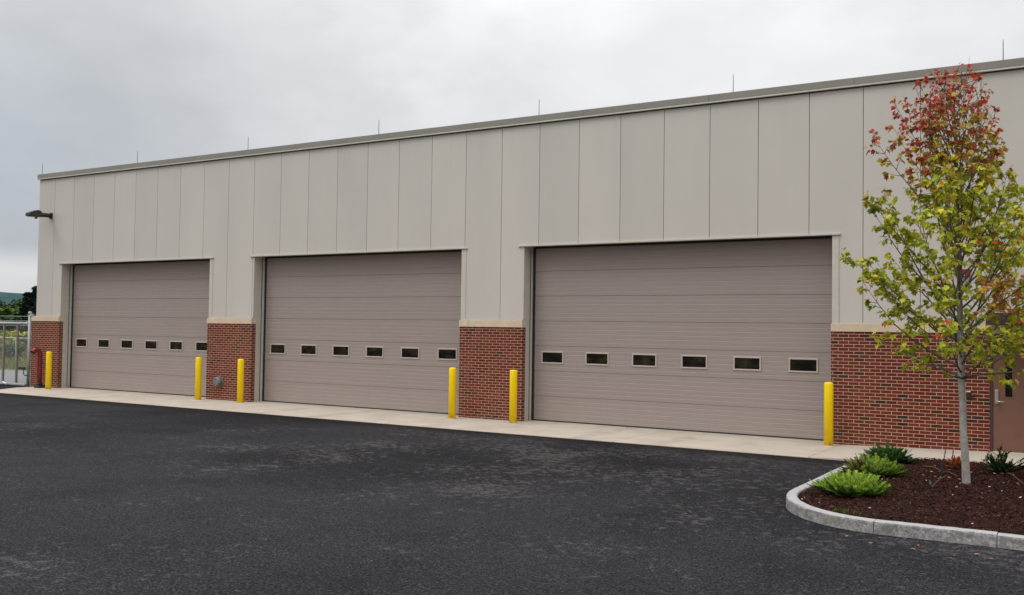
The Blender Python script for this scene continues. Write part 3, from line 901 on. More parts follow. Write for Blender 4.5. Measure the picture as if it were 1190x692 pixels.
gt = empty('sliding_gate', (-3.6, -0.06, 0), 'galvanised tubular sliding gate at the left edge beside the brick pier', 'gate')
gy = -0.06
bm = bmesh.new()
tube(bm, [(-7.2, gy, 2.165), (-1.33, gy, 2.165)], 0.05, 12)
link('top_rail', bm, M['galv'], gt)
bm = bmesh.new(); tube(bm, [(-1.36, gy, 2.165), (-1.215, gy, 2.165)], 0.06, 12); link('rail_end', bm, M['galv'], gt)
bm = bmesh.new(); box(bm, -7.2, -1.30, gy-0.04, gy+0.04, 0.005, 0.065, 0.01); link('bottom_rail', bm, M['galv'], gt)
for x in (-1.86, -2.67, -3.75, -4.9, -6.05, -7.15):
    bm = bmesh.new(); box(bm, x-0.04, x+0.04, gy-0.028, gy+0.028, 0.086, 2.118, 0.006); link('picket', bm, M['galv_dark'], gt)
bm = bmesh.new(); tube(bm, [(-2.62, gy-0.03, 0.09), (-2.3, gy-0.09, 0.03)], 0.03, 8); link('wheel_bracket', bm, M['white'], gt)
bm = bmesh.new(); box(bm, -1.60, -1.22, gy-0.10, gy-0.055, 0.56, 0.65, 0.01)
tube(bm, [(-1.30, gy-0.08, 0.56), (-1.28, gy-0.1, 0.43), (-1.2, gy-0.09, 0.36), (-1.10, gy-0.07, 0.38)], 0.018, 8)
link('latch', bm, M['black'], gt)
bm = bmesh.new()
v4 = [bm.verts.new(p_) for p_ in ((-7.2, gy+0.034, 0.09), (-1.30, gy+0.034, 0.09), (-1.30, gy+0.034, 2.12), (-7.2, gy+0.034, 2.12))]
bm.faces.new(v4); link('chain_link', bm, M['chain'], gt)

ff = empty('chain_link_fence', (-15, 6.6, 0), 'low chain link fence with thin top rail beyond the gate along the grass', 'fence')
bm = bmesh.new(); tube(bm, [(-50, 6.6, 1.46), (-4, 6.6, 1.46)], 0.028, 8); link('top_rail', bm, M['galv'], ff)
for i in range(14):
    x = -48 + i*3.2
    bm = bmesh.new(); tube(bm, [(x, 6.6, -0.03), (x, 6.6, 1.50)], 0.03, 8); link('post', bm, M['galv'], ff)
bm = bmesh.new()
v4 = [bm.verts.new(p_) for p_ in ((-50, 6.63, 0.02), (-4, 6.63, 0.02), (-4, 6.63, 1.45), (-50, 6.63, 1.45))]
bm.faces.new(v4); link('chain_link', bm, M['chain'], ff)

# ================================================================== FAR VEGETATION (left of the building)
CAM = Vector((30.9775, -20.2111, 2.2137))
def far_pt(px, dist):
    # bearing of the strip left of the building, in plan
    a = math.atan2(0.522, -0.853) + (20-px)*0.00066
    return Vector((CAM.x + math.cos(a)*dist, CAM.y + math.sin(a)*dist, 0))
def blob(bm, cl, c, r, nleaf, size, cols, rng, squash=0.9, bottom=-0.6):
    for _ in range(nleaf):
        while True:
            v = Vector((rng.uniform(-1, 1), rng.uniform(-1, 1), rng.uniform(bottom, 1)))
            if 0.35 < v.length < 1: break
        k = 0.75 + 0.35*mnoise.noise(v*2.2 + Vector(c)*0.3)
        p = Vector(c) + Vector((v.x*r*k, v.y*r*k, v.z*r*k*squash))
        m = Matrix.Translation(p) @ Matrix.Rotation(rng.uniform(0, 6.28), 4, 'Z') @ Matrix.Rotation(rng.uniform(-1.2, 1.2), 4, 'X')
        s = size*rng.uniform(0.6, 1.3)
        f = bm.faces.new([bm.verts.new(m @ Vector(q)) for q in ((-s*0.5, 0, 0), (0, -s*0.4, s*0.1), (s*0.6, 0, 0), (0, s*0.45, -s*0.1))])
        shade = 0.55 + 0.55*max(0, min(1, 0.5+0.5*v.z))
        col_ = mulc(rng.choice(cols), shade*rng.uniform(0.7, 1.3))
        for l in f.loops: l[cl] = (*col_, 1)
def far_tree(px, dist, h, r, cols, lab, base=-1.5, conifer=False):
    rng = random.Random(int(px*7+dist))
    c = far_pt(px, dist); c.z = base
    t_ = empty('tree', c, lab, 'tree', 'trees beyond the yard')
    bm = bmesh.new(); tube(bm, [c+Vector((0, 0, -0.5)), c+Vector((0.1, 0, h*0.4)), c+Vector((0.15, 0.1, h*0.8))], [0.3, 0.2, 0.06], 7); link('trunk', bm, M['twig'], t_)
    bm = bmesh.new(); cl = colour_layer(bm)
    if conifer:
        for i in range(11):
            f = i/10
            blob(bm, cl, c+Vector((0, 0, h*(0.16+0.78*f))), r*(1.02-0.9*f)+0.25, 190, 0.6, cols, rng, 0.6)
    else:
        for i in range(12):
            a = rng.uniform(0, 6.28); rr = r*rng.uniform(0.1, 0.75)
            blob(bm, cl, c+Vector((math.cos(a)*rr, math.sin(a)*rr, h*rng.uniform(0.30, 0.80))), r*rng.uniform(0.38, 0.6), 210, 0.55, cols, rng)
    link('crown', bm, M['far_leaf'], t_)
DK = [(0.028, 0.055, 0.022), (0.045, 0.075, 0.03), (0.022, 0.045, 0.022)]
MD = [(0.06, 0.10, 0.03), (0.085, 0.13, 0.04), (0.045, 0.08, 0.028)]
LT = [(0.11, 0.17, 0.045), (0.14, 0.20, 0.055), (0.08, 0.13, 0.04)]
CF = [(0.018, 0.036, 0.026), (0.028, 0.048, 0.032), (0.014, 0.028, 0.02)]
far_tree(-34, 150, 8.0, 4.0, DK, 'dark broad tree outside the yard at the far left')
far_tree(-14, 158, 7.6, 3.6, MD, 'mid green tree beyond the gate, left of the others')
far_tree(6, 150, 7.4, 2.6, LT, 'light yellow-green tree beyond the gate')
far_tree(14, 168, 8.4, 3.2, DK, 'dark green tree beyond the gate, left of the tallest round tree')
far_tree(25, 162, 9.2, 3.6, MD, 'tall rounded mid green tree beyond the gate')
far_tree(34, 150, 8.0, 2.6, CF, 'dark blue-green conifer beyond the gate nearest the building corner', conifer=True)
far_tree(44, 160, 9.2, 3.2, CF, 'very dark conifer half behind the building corner', conifer=True)
far_tree(2, 138, 4.7, 2.6, DK, 'low dark tree in front of the light green tree')
far_tree(27, 136, 4.6, 2.8, DK, 'low dark bushy tree under the tall rounded tree')
def bush(px, dist, w, h, cols, lab, cat='shrub'):
    rng = random.Random(int(px*13+dist*3))
    c = far_pt(px, dist); c.z = 0.25
    t_ = empty('shrub', c, lab, cat, 'shrubs along the grass bank')
    bm = bmesh.new(); tube(bm, [c+Vector((0, 0, -0.6)), c+Vector((0.05, 0, h*0.7))], [0.05, 0.02], 6); link('stem', bm, M['twig'], t_)
    bm = bmesh.new(); cl = colour_layer(bm)
    for i in range(5):
        blob(bm, cl, c+Vector((rng.uniform(-0.5, 0.5)*w, rng.uniform(-0.5, 0.5)*w, h*rng.uniform(0.35, 0.75))), w*0.42, 200, 0.16, cols, rng, h/w*0.9, -1)
    link('foliage', bm, M['far_leaf'], t_)
YL = [(0.46, 0.44, 0.10), (0.34, 0.38, 0.08), (0.52, 0.45, 0.15)]
GR = [(0.14, 0.21, 0.05), (0.19, 0.26, 0.065), (0.10, 0.16, 0.045)]
bush(-6, 62, 2.0, 1.5, GR, 'green shrub on the bank at the left edge')
bush(3, 60, 1.5, 1.55, YL, 'yellow-green shrub on the bank left of the gate pickets')
bush(11, 64, 1.7, 1.60, YL, 'pale yellow shrub on the bank between the gate pickets')
bush(19, 61, 1.6, 1.35, GR, 'leafy green shrub on the bank by the second picket')
bush(27, 63, 1.8, 1.5, YL, 'yellowish shrub on the bank near the gate post')
bush(35, 60, 1.7, 1.4, GR, 'green shrub on the bank behind the gate post')
bush(15, 57, 1.3, 1.0, GR, 'low green shrub at the foot of the bank')
# rough grass
rng = random.Random(21)
bm = bmesh.new(); cl = colour_layer(bm)
for _ in range(9000):
    c = far_pt(rng.uniform(-30, 46), rng.uniform(48, 64))
    y0 = c.y
    if y0 < 6.75 or c.x > -3.2: continue
    f_ = min(1.0, (y0-6.2)/9.0)
    z0 = -0.03 + 0.72*f_*f_*(3-2*f_)
    h = rng.uniform(0.18, 0.55)*(0.5+0.5*f_); a = rng.uniform(0, 6.28); w = 0.025
    q = [Vector((c.x-w*math.cos(a), c.y-w*math.sin(a), z0)), Vector((c.x+w*math.cos(a), c.y+w*math.sin(a), z0)), Vector((c.x+rng.gauss(0, .1), c.y+rng.gauss(0, .1), z0+h))]
    f = bm.faces.new([bm.verts.new(p_) for p_ in q])
    col_ = mulc(rng.choice([(0.17, 0.23, 0.05), (0.28, 0.27, 0.08), (0.38, 0.33, 0.12), (0.13, 0.19, 0.045)]), rng.uniform(0.7, 1.3))
    for l in f.loops: l[cl] = (*col_, 1)
tag(link('meadow_grass', bm, M['far_leaf']), 'rough yellow-green grass growing on the bank beyond the gate', 'grass', kind='stuff')
# overhead wires on poles
pA, pB = far_pt(-150, 95), far_pt(150, 95)
PLAB = ['wooden utility pole left of the picture beyond the yard', 'wooden utility pole hidden behind the building']
for k_, p_ in enumerate((pA, pB)):
    u_ = empty('utility_pole', (p_.x, p_.y, -0.5), PLAB[k_], 'utility pole', 'utility poles')
    bm = bmesh.new(); tube(bm, [(p_.x, p_.y, -0.6), (p_.x, p_.y, 3.4)], [0.13, 0.10], 10); link('post', bm, M['wood_pole'], u_)
    bm = bmesh.new(); box(bm, p_.x-0.05, p_.x+0.05, p_.y-0.5, p_.y+0.5, 2.9, 3.0); link('crossarm', bm, M['wood_pole'], u_)
for k_, (zz_, lab) in enumerate(((2.95, 'topmost of three thin wires crossing in front of the dark trees'), (2.55, 'middle one of three thin wires crossing in front of the dark trees'), (2.15, 'lowest of three thin wires crossing in front of the dark trees'))):
    bm = bmesh.new()
    tube(bm, [pA.lerp(pB, i/12) + Vector((0, 0, zz_ - 0.25*(1-(i/6-1)**2))) for i in range(13)], 0.02, 5)
    tag(link('overhead_wire', bm, M['galv']), lab, 'wire', 'overhead wires')

# ================================================================== PLANTING
# ---- young maple
rng = random.Random(42)
TY = -5.157
LEAD = [Vector(p_) for p_ in ((29.172, TY, 0.06), (29.165, TY, 0.30), (29.138, TY, 0.888), (29.108, TY, 1.608), (29.095, TY, 2.333), (29.084, TY, 3.183), (29.07, TY, 3.9), (29.05, TY, 4.53), (29.03, TY, 5.25), (29.005, TY, 5.93))]
LRAD = [0.062, 0.053, 0.048, 0.045, 0.041, 0.034, 0.024, 0.017, 0.010, 0.004]
def lead_at(z):
    for a, b in zip(LEAD, LEAD[1:]):
        if a.z <= z <= b.z: return a.lerp(b, (z-a.z)/(b.z-a.z))
    return LEAD[-1]
def lead_r(z):
    for i in range(len(LEAD)-1):
        if LEAD[i].z <= z <= LEAD[i+1].z:
            return LRAD[i] + (LRAD[i+1]-LRAD[i])*(z-LEAD[i].z)/(LEAD[i+1].z-LEAD[i].z)
    return 0.004
TR = empty('maple_tree', (29.17, TY, 0.1), 'young maple turning from green to red at the top, standing in the mulch bed', 'tree')
bm = bmesh.new()
fine = []; fr = []
for i in range(60):
    z = 0.06 + (5.93-0.06)*i/59
    p_ = lead_at(z).copy()
    if 0.6 < z: p_ += Vector((0.012*mnoise.noise((z*1.7, 0, 0)), 0.012*mnoise.noise((z*1.7, 5, 0)), 0))
    fine.append(p_); fr.append(lead_r(z)*(1+0.06*mnoise.noise((z*6, 2, 2))))
tube(bm, fine, fr, 16)
link('trunk', bm, M['bark'], TR, smooth=True)

def crown_r(z, right):
    tabL = [(1.5, 0.55), (1.9, 0.98), (2.3, 1.25), (2.75, 1.42), (3.0, 1.62), (3.4, 1.45), (3.8, 1.38), (4.1, 1.20), (4.6, 1.12), (5.2, 1.10), (5.5, 0.85), (5.65, 0.6), (6.0, 0.33), (6.15, 0.1)]
    tabR = [(1.5, 0.7), (1.9, 1.2), (2.3, 1.45), (2.75, 1.55), (3.4, 1.40), (3.9, 1.15), (4.2, 0.88), (4.6, 0.62), (4.9, 0.54), (5.35, 0.52), (5.7, 0.36), (6.05, 0.25), (6.15, 0.08)]
    tab = tabR if right else tabL
    if z <= tab[0][0]: return tab[0][1]
    for (a, ra), (b, rb) in zip(tab, tab[1:]):
        if a <= z <= b: return ra + (rb-ra)*(z-a)/(b-a)
    return 0.06
def rad_dir(az, z):
    w = 0.5+0.5*math.cos(az)
    return crown_r(z, True)*w + crown_r(z, False)*(1-w)

limb = bmesh.new(); twig = bmesh.new(); lf = bmesh.new(); lcl = colour_layer(lf)
nleaf = 0
def leaf_colour(p_):
    z = p_.z + rng.gauss(0, 0.17)
    # the turn of colour is patchy: the top and the upper left go first
    z += 0.40*mnoise.noise(p_*1.6) + 0.14*max(0, (29.0-p_.x)) - 0.1
    k = rng.random()
    if z > 5.05:
        if k < 0.34: return (0.38, 0.028, 0.030)
        if k < 0.54: return (0.48, 0.055, 0.038)
        if k < 0.76: return (0.30, 0.12, 0.04)
        if k < 0.90: return (0.34, 0.23, 0.045)
        return (0.16, 0.045, 0.03)
    if z > 4.45:
        if k < 0.20: return (0.36, 0.065, 0.035)
        if k < 0.52: return (0.38, 0.22, 0.04)
        if k < 0.87: return (0.36, 0.335, 0.035)
        return (0.22, 0.10, 0.04)
    if k < 0.018: return (0.46, 0.045, 0.03)
    if k < 0.08: return (0.48, 0.30, 0.05)
    if k < 0.46: return (0.39, 0.40, 0.03)
    if k < 0.78: return (0.29, 0.35, 0.03)
    if k < 0.90: return (0.17, 0.235, 0.025)
    return (0.48, 0.45, 0.05)
ALARM = Vector((28.50, -0.05, 3.385))
def put_leaf(p_, out):
    global nleaf
    # a small natural gap in the crown where the red alarm on the wall shows through
    ab = ALARM - Vector((30.9775, -20.2111, 2.2137)); ap = p_ - Vector((30.9775, -20.2111, 2.2137))
    if (ap - ab*(ap.dot(ab)/ab.dot(ab)) + Vector((-0.02, 0, 0))).length < 0.13: return p_
    nleaf += 1
    top = max(0.0, min(1.0, (p_.z-4.4)/0.9))
    s = rng.uniform(0.045, 0.098)*(1-0.24*top)
    pet = Vector((rng.gauss(0, 1), rng.gauss(0, 1), rng.gauss(-0.25, 0.6)))
    if pet.length < 1e-3: pet = Vector((0, 0, -1))
    q = p_ + pet.normalized()*rng.uniform(0.02, 0.06)
    yaw = math.atan2(out.y, out.x) - math.pi/2 + rng.gauss(0, 0.9)
    m = Matrix.Translation(q) @ Matrix.Rotation(yaw, 4, 'Z') @ Matrix.Rotation(rng.gauss(-0.5, 0.45), 4, 'X') @ Matrix.Rotation(rng.gauss(0, 0.5), 4, 'Y')
    c = leaf_colour(q)
    if abs(q.x-29.62) < 0.20 and abs(q.z-2.78) < 0.26 and rng.random() < 0.75: c = rng.choice([(0.50, 0.24, 0.07), (0.48, 0.30, 0.07), (0.40, 0.15, 0.06)])
    maple_leaf(lf, lcl, m, s, mulc((c[0]*1.22, c[1]*1.18, c[2]), rng.uniform(0.72, 1.25)), rng.uniform(0.05, 0.45))
    return q
def twig_with_leaves(p0, d, length, nl, r0_):
    pts = [p0]; d = d.normalized()
    seg = 5
    for i in range(seg):
        d = (d + Vector((rng.gauss(0, 0.16), rng.gauss(0, 0.16), rng.gauss(0.04, 0.12)))).normalized()
        pts.append(pts[-1] + d*length/seg)
    tube(twig, pts, [r0_*(1-0.75*i/seg) for i in range(seg+1)], 4, caps=False)
    for i in range(nl):
        f = rng.uniform(0.30, 1.0)**0.55*seg
        j = min(seg-1, int(f)); p_ = pts[j].lerp(pts[j+1], f-j)
        put_leaf(p_, d)
    return pts
def branch(z0, az, elev, length, r0_, density, curve=0.12):
    p = lead_at(z0).copy()
    d = Vector((math.cos(az)*math.cos(elev), math.sin(az)*math.cos(elev), math.sin(elev)))
    n_ = max(7, int(length/0.13))
    pts = [p]; 
    for i in range(n_):
        d = (d + Vector((rng.gauss(0, 0.05), rng.gauss(0, 0.05), curve*0.3 + rng.gauss(0, 0.04)))).normalized()
        q_ = pts[-1] + d*length/n_
        ax_ = lead_at(min(6.0, q_.z)); hr = math.hypot(q_.x-ax_.x, q_.y-ax_.y)
        if q_.z > 6.0: break
        if len(pts) > 5 and q_.z > 2.2 and hr > rad_dir(math.atan2(q_.y-ax_.y, q_.x-ax_.x), q_.z)*1.0: break
        pts.append(q_)
    n_ = len(pts)-1
    tube(limb, pts, [r0_*(1-0.85*i/n_) for i in range(n_+1)], 7, caps=False)
    nt = int(length*8.4)
    for i in range(nt):
        f = (0.22 + 0.78*(i+rng.random())/nt)*n_
        j = min(n_-1, int(f)); q = pts[j].lerp(pts[j+1], f-j)
        tdir = (pts[j+1]-pts[j]).normalized()
        side = tdir.orthogonal().normalized(); side.rotate(Matrix.Rotation(rng.uniform(0, 6.28), 3, tdir))
        dd = tdir*0.75 + side*rng.uniform(0.5, 1.0) + Vector((0, 0, -0.05))
        ln = rng.uniform(0.16, 0.36)*(1.1-0.4*f/n_)
        twig_with_leaves(q, dd, ln, max(1, int(rng.gauss(density, 1.5))), 0.005)
    twig_with_leaves(pts[-1], d, 0.15, max(2, int(density)), 0.004)
    return pts
golden = 2.39996
NBR = 72
for i in range(NBR):
    f = i/(NBR-1)
    z0 = 1.63 + 3.85*f**1.15
    az = i*golden + rng.gauss(0, 0.2)
    elev = R(27 + 33*min(1, f*1.5) + 9*max(0, f-0.6)/0.4 + rng.gauss(0, 4)) if z0 > 1.75 else R(12 + rng.gauss(0, 5))
    # length so that the tip meets the crown outline
    L_ = 0.25
    for _ in range(60):
        zt_ = z0 + L_*math.sin(elev+0.22)
        if L_*math.cos(elev+0.22) > rad_dir(az, zt_)*rng.uniform(0.92, 1.04) or zt_ > 5.9: break
        L_ += 0.05
    top = max(0.0, min(1.0, (z0-3.6)/1.6))
    dens = 8.6 - 6.9*top
    branch(z0, az, elev, L_, 0.005+0.27*lead_r(z0)*min(1, L_/1.6), dens)
# a few marked limbs seen in the photograph: long sweep to the right and a low one to the left
branch(2.4, R(8), R(48), 2.1, 0.015, 7.0, 0.3)
branch(2.9, R(-12), R(50), 2.3, 0.014, 5.0, 0.25)
branch(1.62, R(176), R(24), 1.15, 0.013, 6.5, 0.1)
branch(1.58, R(18), R(26), 0.95, 0.012, 7.0, 0.1)
branch(1.60, R(-40), R(30), 1.0, 0.012, 7.0, 0.1)
branch(1.95, R(184), R(22), 1.35, 0.014, 7.5, 0.25)
branch(2.1, R(170), R(33), 1.65, 0.014, 7.5, 0.1)
branch(1.8, R(-70), R(20), 1.1, 0.013, 7.0, 0.1)
branch(1.9, R(-20), R(24), 1.35, 0.013, 8.0, 0.1)
branch(1.95, R(18), R(16), 1.3, 0.013, 8.0, 0.1)
# bare fine shoots in the thin top
for i in range(34):
    z0 = rng.uniform(4.2, 5.75); az = rng.uniform(0, 6.28)
    rr = rad_dir(az, min(6.0, z0+0.2))*rng.uniform(0.2, 0.85)
    p_ = lead_at(z0) + Vector((math.cos(az)*rr, math.sin(az)*rr, 0))
    twig_with_leaves(p_, Vector((math.cos(az)*0.35, math.sin(az)*0.35, 1)), rng.uniform(0.25, 0.5), rng.choice([0, 1, 2]), 0.004)
link('limbs', limb, M['twig'], TR, smooth=True)
link('twigs', twig, M['twig'], TR)
link('crown', lf, M['leaf'], TR)
bm = bmesh.new()
tp = lead_at(1.62)
tube(bm, [tp+Vector((0.058*math.cos(a_), 0.058*math.sin(a_), 0.01*math.sin(a_*2))) for a_ in [2*math.pi*k_/20 for k_ in range(21)]], 0.012, 6)
tube(bm, [tp+Vector((-0.05, -0.02, 0)), tp+Vector((-0.16, -0.03, 0.03))], 0.008, 5); tube(bm, [tp+Vector((0.05, -0.02, 0)), tp+Vector((0.13, -0.03, 0.02))], 0.008, 5)
tag(link('tree_tie', bm, M['green_tie']), 'dark green tie looped round the maple trunk', 'tie')

# ---- junipers
def spray(bm, cl, p0, d, length, cols, rng, rise=0.25, w=0.045, nl=9):
    d = d.normalized()
    p = p0.copy(); n_ = nl
    c0 = rng.choice(cols)
    for i in range(n_):
        d = (d + Vector((rng.gauss(0, .06), rng.gauss(0, .06), rise*0.12))).normalized()
        q = p + d*length/n_
        side = d.cross(Vector((0, 0, 1)))
        side = side.normalized() if side.length > 1e-3 else Vector((1, 0, 0))
        up = side.cross(d)
        f = i/n_
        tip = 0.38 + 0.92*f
        sz_ = w*(1.0-0.55*f)*rng.uniform(0.8, 1.25)
        for sg in (-1, 1):
            a = p + (d*0.85 + side*sg*0.75 + up*rng.uniform(-0.1, 0.55)).normalized()*sz_*1.5
            b = p + d*sz_*0.55 + side*sg*sz_*0.1
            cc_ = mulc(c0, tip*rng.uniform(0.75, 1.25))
            fc = bm.faces.new([bm.verts.new(v_) for v_ in (p - side*0.002, b + up*0.007, a, p + side*sg*sz_*0.42 + d*sz_*0.25 - up*0.004)])
            for l in fc.loops: l[cl] = (*cc_, 1)
        fc = bm.faces.new([bm.verts.new(v_) for v_ in (p - side*0.006, p + side*0.006, q + side*0.004 + up*0.006, q - side*0.004)])
        for l in fc.loops: l[cl] = (*mulc(c0, tip*0.9), 1)
        p = q
def juniper(x, y, rx, ry, h, cols, inner, lab, seed, nspray=420, brown=None):
    rng = random.Random(seed)
    zb = mz(x, y)
    t_ = empty('juniper', (x, y, zb), lab, 'juniper', 'low spreading junipers in the mulch bed')
    bm = bmesh.new(); st_ = bmesh.new(); cl = colour_layer(bm)
    for i in range(26):
        a = rng.uniform(0, 6.28); rr = rng.uniform(0.5, 0.85)
        tube(st_, [(x, y, zb), (x+math.cos(a)*rx*rr*0.5, y+math.sin(a)*ry*rr*0.5, zb+h*0.35), (x+math.cos(a)*rx*rr, y+math.sin(a)*ry*rr, zb+h*0.55)], [0.008, 0.006, 0.003], 5, caps=False)
    for i in range(nspray):
        a = rng.uniform(0, 6.28); k = math.sqrt(rng.random())
        lobes = 0.82 + 0.22*math.sin(a*5+seed) + 0.12*math.sin(a*9+2*seed)
        px, py = x + math.cos(a)*rx*k*0.72*lobes, y + math.sin(a)*ry*k*0.72*lobes
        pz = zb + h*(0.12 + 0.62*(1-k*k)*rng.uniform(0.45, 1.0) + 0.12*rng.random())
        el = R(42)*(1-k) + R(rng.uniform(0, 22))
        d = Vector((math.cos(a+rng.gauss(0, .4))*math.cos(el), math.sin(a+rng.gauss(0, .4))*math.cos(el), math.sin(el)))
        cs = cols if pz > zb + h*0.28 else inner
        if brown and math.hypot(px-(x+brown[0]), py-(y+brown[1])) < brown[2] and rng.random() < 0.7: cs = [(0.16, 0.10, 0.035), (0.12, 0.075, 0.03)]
        spray(bm, cl, Vector((px, py, pz)), d, rng.uniform(0.14, 0.30)*(rx/0.45)**0.5, cs, rng, 0.3, 0.050, 9)
    link('stems', st_, M['twig'], t_)
    link('foliage', bm, M['needle'], t_)
LIME = [(0.25, 0.38, 0.045), (0.34, 0.46, 0.06), (0.19, 0.31, 0.035)]
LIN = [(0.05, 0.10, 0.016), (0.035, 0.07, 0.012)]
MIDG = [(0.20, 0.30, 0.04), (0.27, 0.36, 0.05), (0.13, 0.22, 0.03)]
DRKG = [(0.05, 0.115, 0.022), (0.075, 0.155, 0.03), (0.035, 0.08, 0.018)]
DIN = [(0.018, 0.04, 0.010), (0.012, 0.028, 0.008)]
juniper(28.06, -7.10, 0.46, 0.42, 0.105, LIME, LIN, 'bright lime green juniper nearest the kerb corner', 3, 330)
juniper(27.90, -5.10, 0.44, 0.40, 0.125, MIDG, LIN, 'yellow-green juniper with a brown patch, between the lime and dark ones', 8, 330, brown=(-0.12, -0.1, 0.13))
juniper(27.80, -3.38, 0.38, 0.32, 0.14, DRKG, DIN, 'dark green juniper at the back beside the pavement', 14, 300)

# ---- small upright yew
def yew(x, y):
    rng = random.Random(77)
    zb = mz(x, y)
    t_ = empty('yew_shrub', (x, y, zb), 'small dark green yew with long stray shoots near the brown door', 'shrub')
    bm = bmesh.new(); st_ = bmesh.new(); cl = colour_layer(bm)
    tips = []
    for i in range(30):
        a = rng.uniform(0, 6.28); el = R(rng.uniform(15, 80)); ln = rng.uniform(0.17, 0.36)
        tips.append((a, el, ln))
    tips += [(R(8), R(38), 0.62), (R(-8), R(30), 0.55), (R(85), R(78), 0.40), (R(5), R(24), 0.6)]
    for a, el, ln in tips:
        d = Vector((math.cos(a)*math.cos(el), math.sin(a)*math.cos(el)*0.7, math.sin(el)))
        p0 = Vector((x, y, zb)); p1_ = p0 + d*ln
        tube(st_, [p0, p0+d*ln*0.5+Vector((0, 0, 0.02)), p1_], [0.007, 0.005, 0.003], 5, caps=False)
        for k in range(11):
            f = 0.18 + 0.8*k/11
            side = Vector((rng.gauss(0, 1), rng.gauss(0, 1), rng.gauss(0, .7)))
            spray(bm, cl, p0 + d*ln*f, d*0.8+side*0.35, rng.uniform(0.06, 0.12), DRKG if rng.random() < 0.5 else DIN, rng, 0.1, 0.026, 6)
    link('stems', st_, M['stick'], t_); link('foliage', bm, M['needle'], t_)
yew(29.47, -3.85)

# ---- bits in the bed
# dead rust-coloured plant left of the trunk
rng = random.Random(6)
zx, zy = 28.87, -3.6
zb = mz(zx, zy)
dp = empty('dead_plant', (zx, zy, zb), 'small withered rust-orange plant just left of the maple trunk', 'plant')
bm = bmesh.new(); st_ = bmesh.new(); cl = colour_layer(bm)
for i in range(16):
    a = rng.uniform(0, 6.28); el = R(rng.uniform(15, 75)); ln = rng.uniform(0.12, 0.27)
    d = Vector((math.cos(a)*math.cos(el), math.sin(a)*math.cos(el), math.sin(el)))
    p0 = Vector((zx, zy, zb)); tube(st_, [p0, p0+d*ln], [0.004, 0.002], 4, caps=False)
    for k in range(5):
        spray(bm, cl, p0+d*ln*(0.2+0.16*k), d+Vector((rng.gauss(0, .5), rng.gauss(0, .5), 0)), 0.09, [(0.5, 0.14, 0.035), (0.38, 0.09, 0.025)], rng, 0, 0.03, 5)
link('stems', st_, M['stick'], dp); link('foliage', bm, M['needle'], dp)
# dark stake with sticks beside it
kx, ky = 28.765, -4.5
zb = mz(kx, ky)
bm = bmesh.new(); box(bm, kx-0.019, kx+0.019, ky-0.019, ky+0.019, zb-0.1, zb+0.215, 0.004)
tag(link('wooden_stake', bm, M['stake'], origin=(kx, ky, zb)), 'short black square stake standing in the mulch left of the maple trunk', 'stake')
SL = ['long dry stick lying on the mulch left of the short black stake', 'dry stick lying across the mulch right of the short black stake', 'thin stray stick leaning on the mulch below the yew']
for k_, (a, b) in enumerate((((28.40, -3.9), (28.78, -4.35)), ((28.70, -4.4), (29.0, -4.62)), ((29.50, -3.7), (29.86, -4.9)))):
    bm = bmesh.new()
    za, zb2 = mz(*a)+0.035, mz(*b)+0.02
    tube(bm, [(a[0], a[1], za), ((a[0]+b[0])/2, (a[1]+b[1])/2+0.03, (za+zb2)/2+0.03), (b[0], b[1], zb2)], [0.011, 0.009, 0.006], 6)
    tag(link('stick', bm, M['stick']), SL[k_], 'stick')
# drip emitter
ex_, ey_ = 28.86, -6.15
zb = mz(ex_, ey_)
em = empty('drip_emitter', (ex_, ey_, zb), 'small black irrigation emitter poking out of the mulch in front of the stake', 'irrigation')
bm = bmesh.new(); tube(bm, [(ex_, ey_, zb-0.03), (ex_-0.004, ey_, zb+0.07), (ex_-0.012, ey_, zb+0.13)], [0.026, 0.022, 0.014], 10); link('body', bm, M['black'], em)
bm = bmesh.new(); tube(bm, [(ex_+0.01, ey_-0.02, zb+0.0), (ex_+0.03, ey_+0.02, zb+0.08), (ex_+0.06, ey_+0.35, zb+0.11), (ex_+0.07, ey_+0.9, zb+0.10)], 0.005, 6); link('feed_tube', bm, M['stick'], em)
# weed tuft by the kerb
rng = random.Random(9)
wx, wy = 28.22, -8.28
bm = bmesh.new(); cl = colour_layer(bm)
for i in range(70):
    a = rng.uniform(0, 6.28); r_ = abs(rng.gauss(0, 0.09))
    p0 = Vector((wx+math.cos(a)*r_*1.5, wy+math.sin(a)*r_*0.6, 0)); p0.z = mz(p0.x, p0.y)
    d = Vector((rng.gauss(0, .6), rng.gauss(0, .6), 1)).normalized()*rng.uniform(0.03, 0.075)
    s_ = Vector((rng.gauss(0, 1), rng.gauss(0, 1), 0)).normalized()*0.006
    f = bm.faces.new([bm.verts.new(v_) for v_ in (p0-s_, p0+s_, p0+d)])
    for l in f.loops: l[cl] = (0.07, 0.15, 0.02, 1)
tag(link('weed_tuft', bm, M['needle']), 'tiny green weed tuft in the mulch against the front kerb', 'weed', kind='stuff')

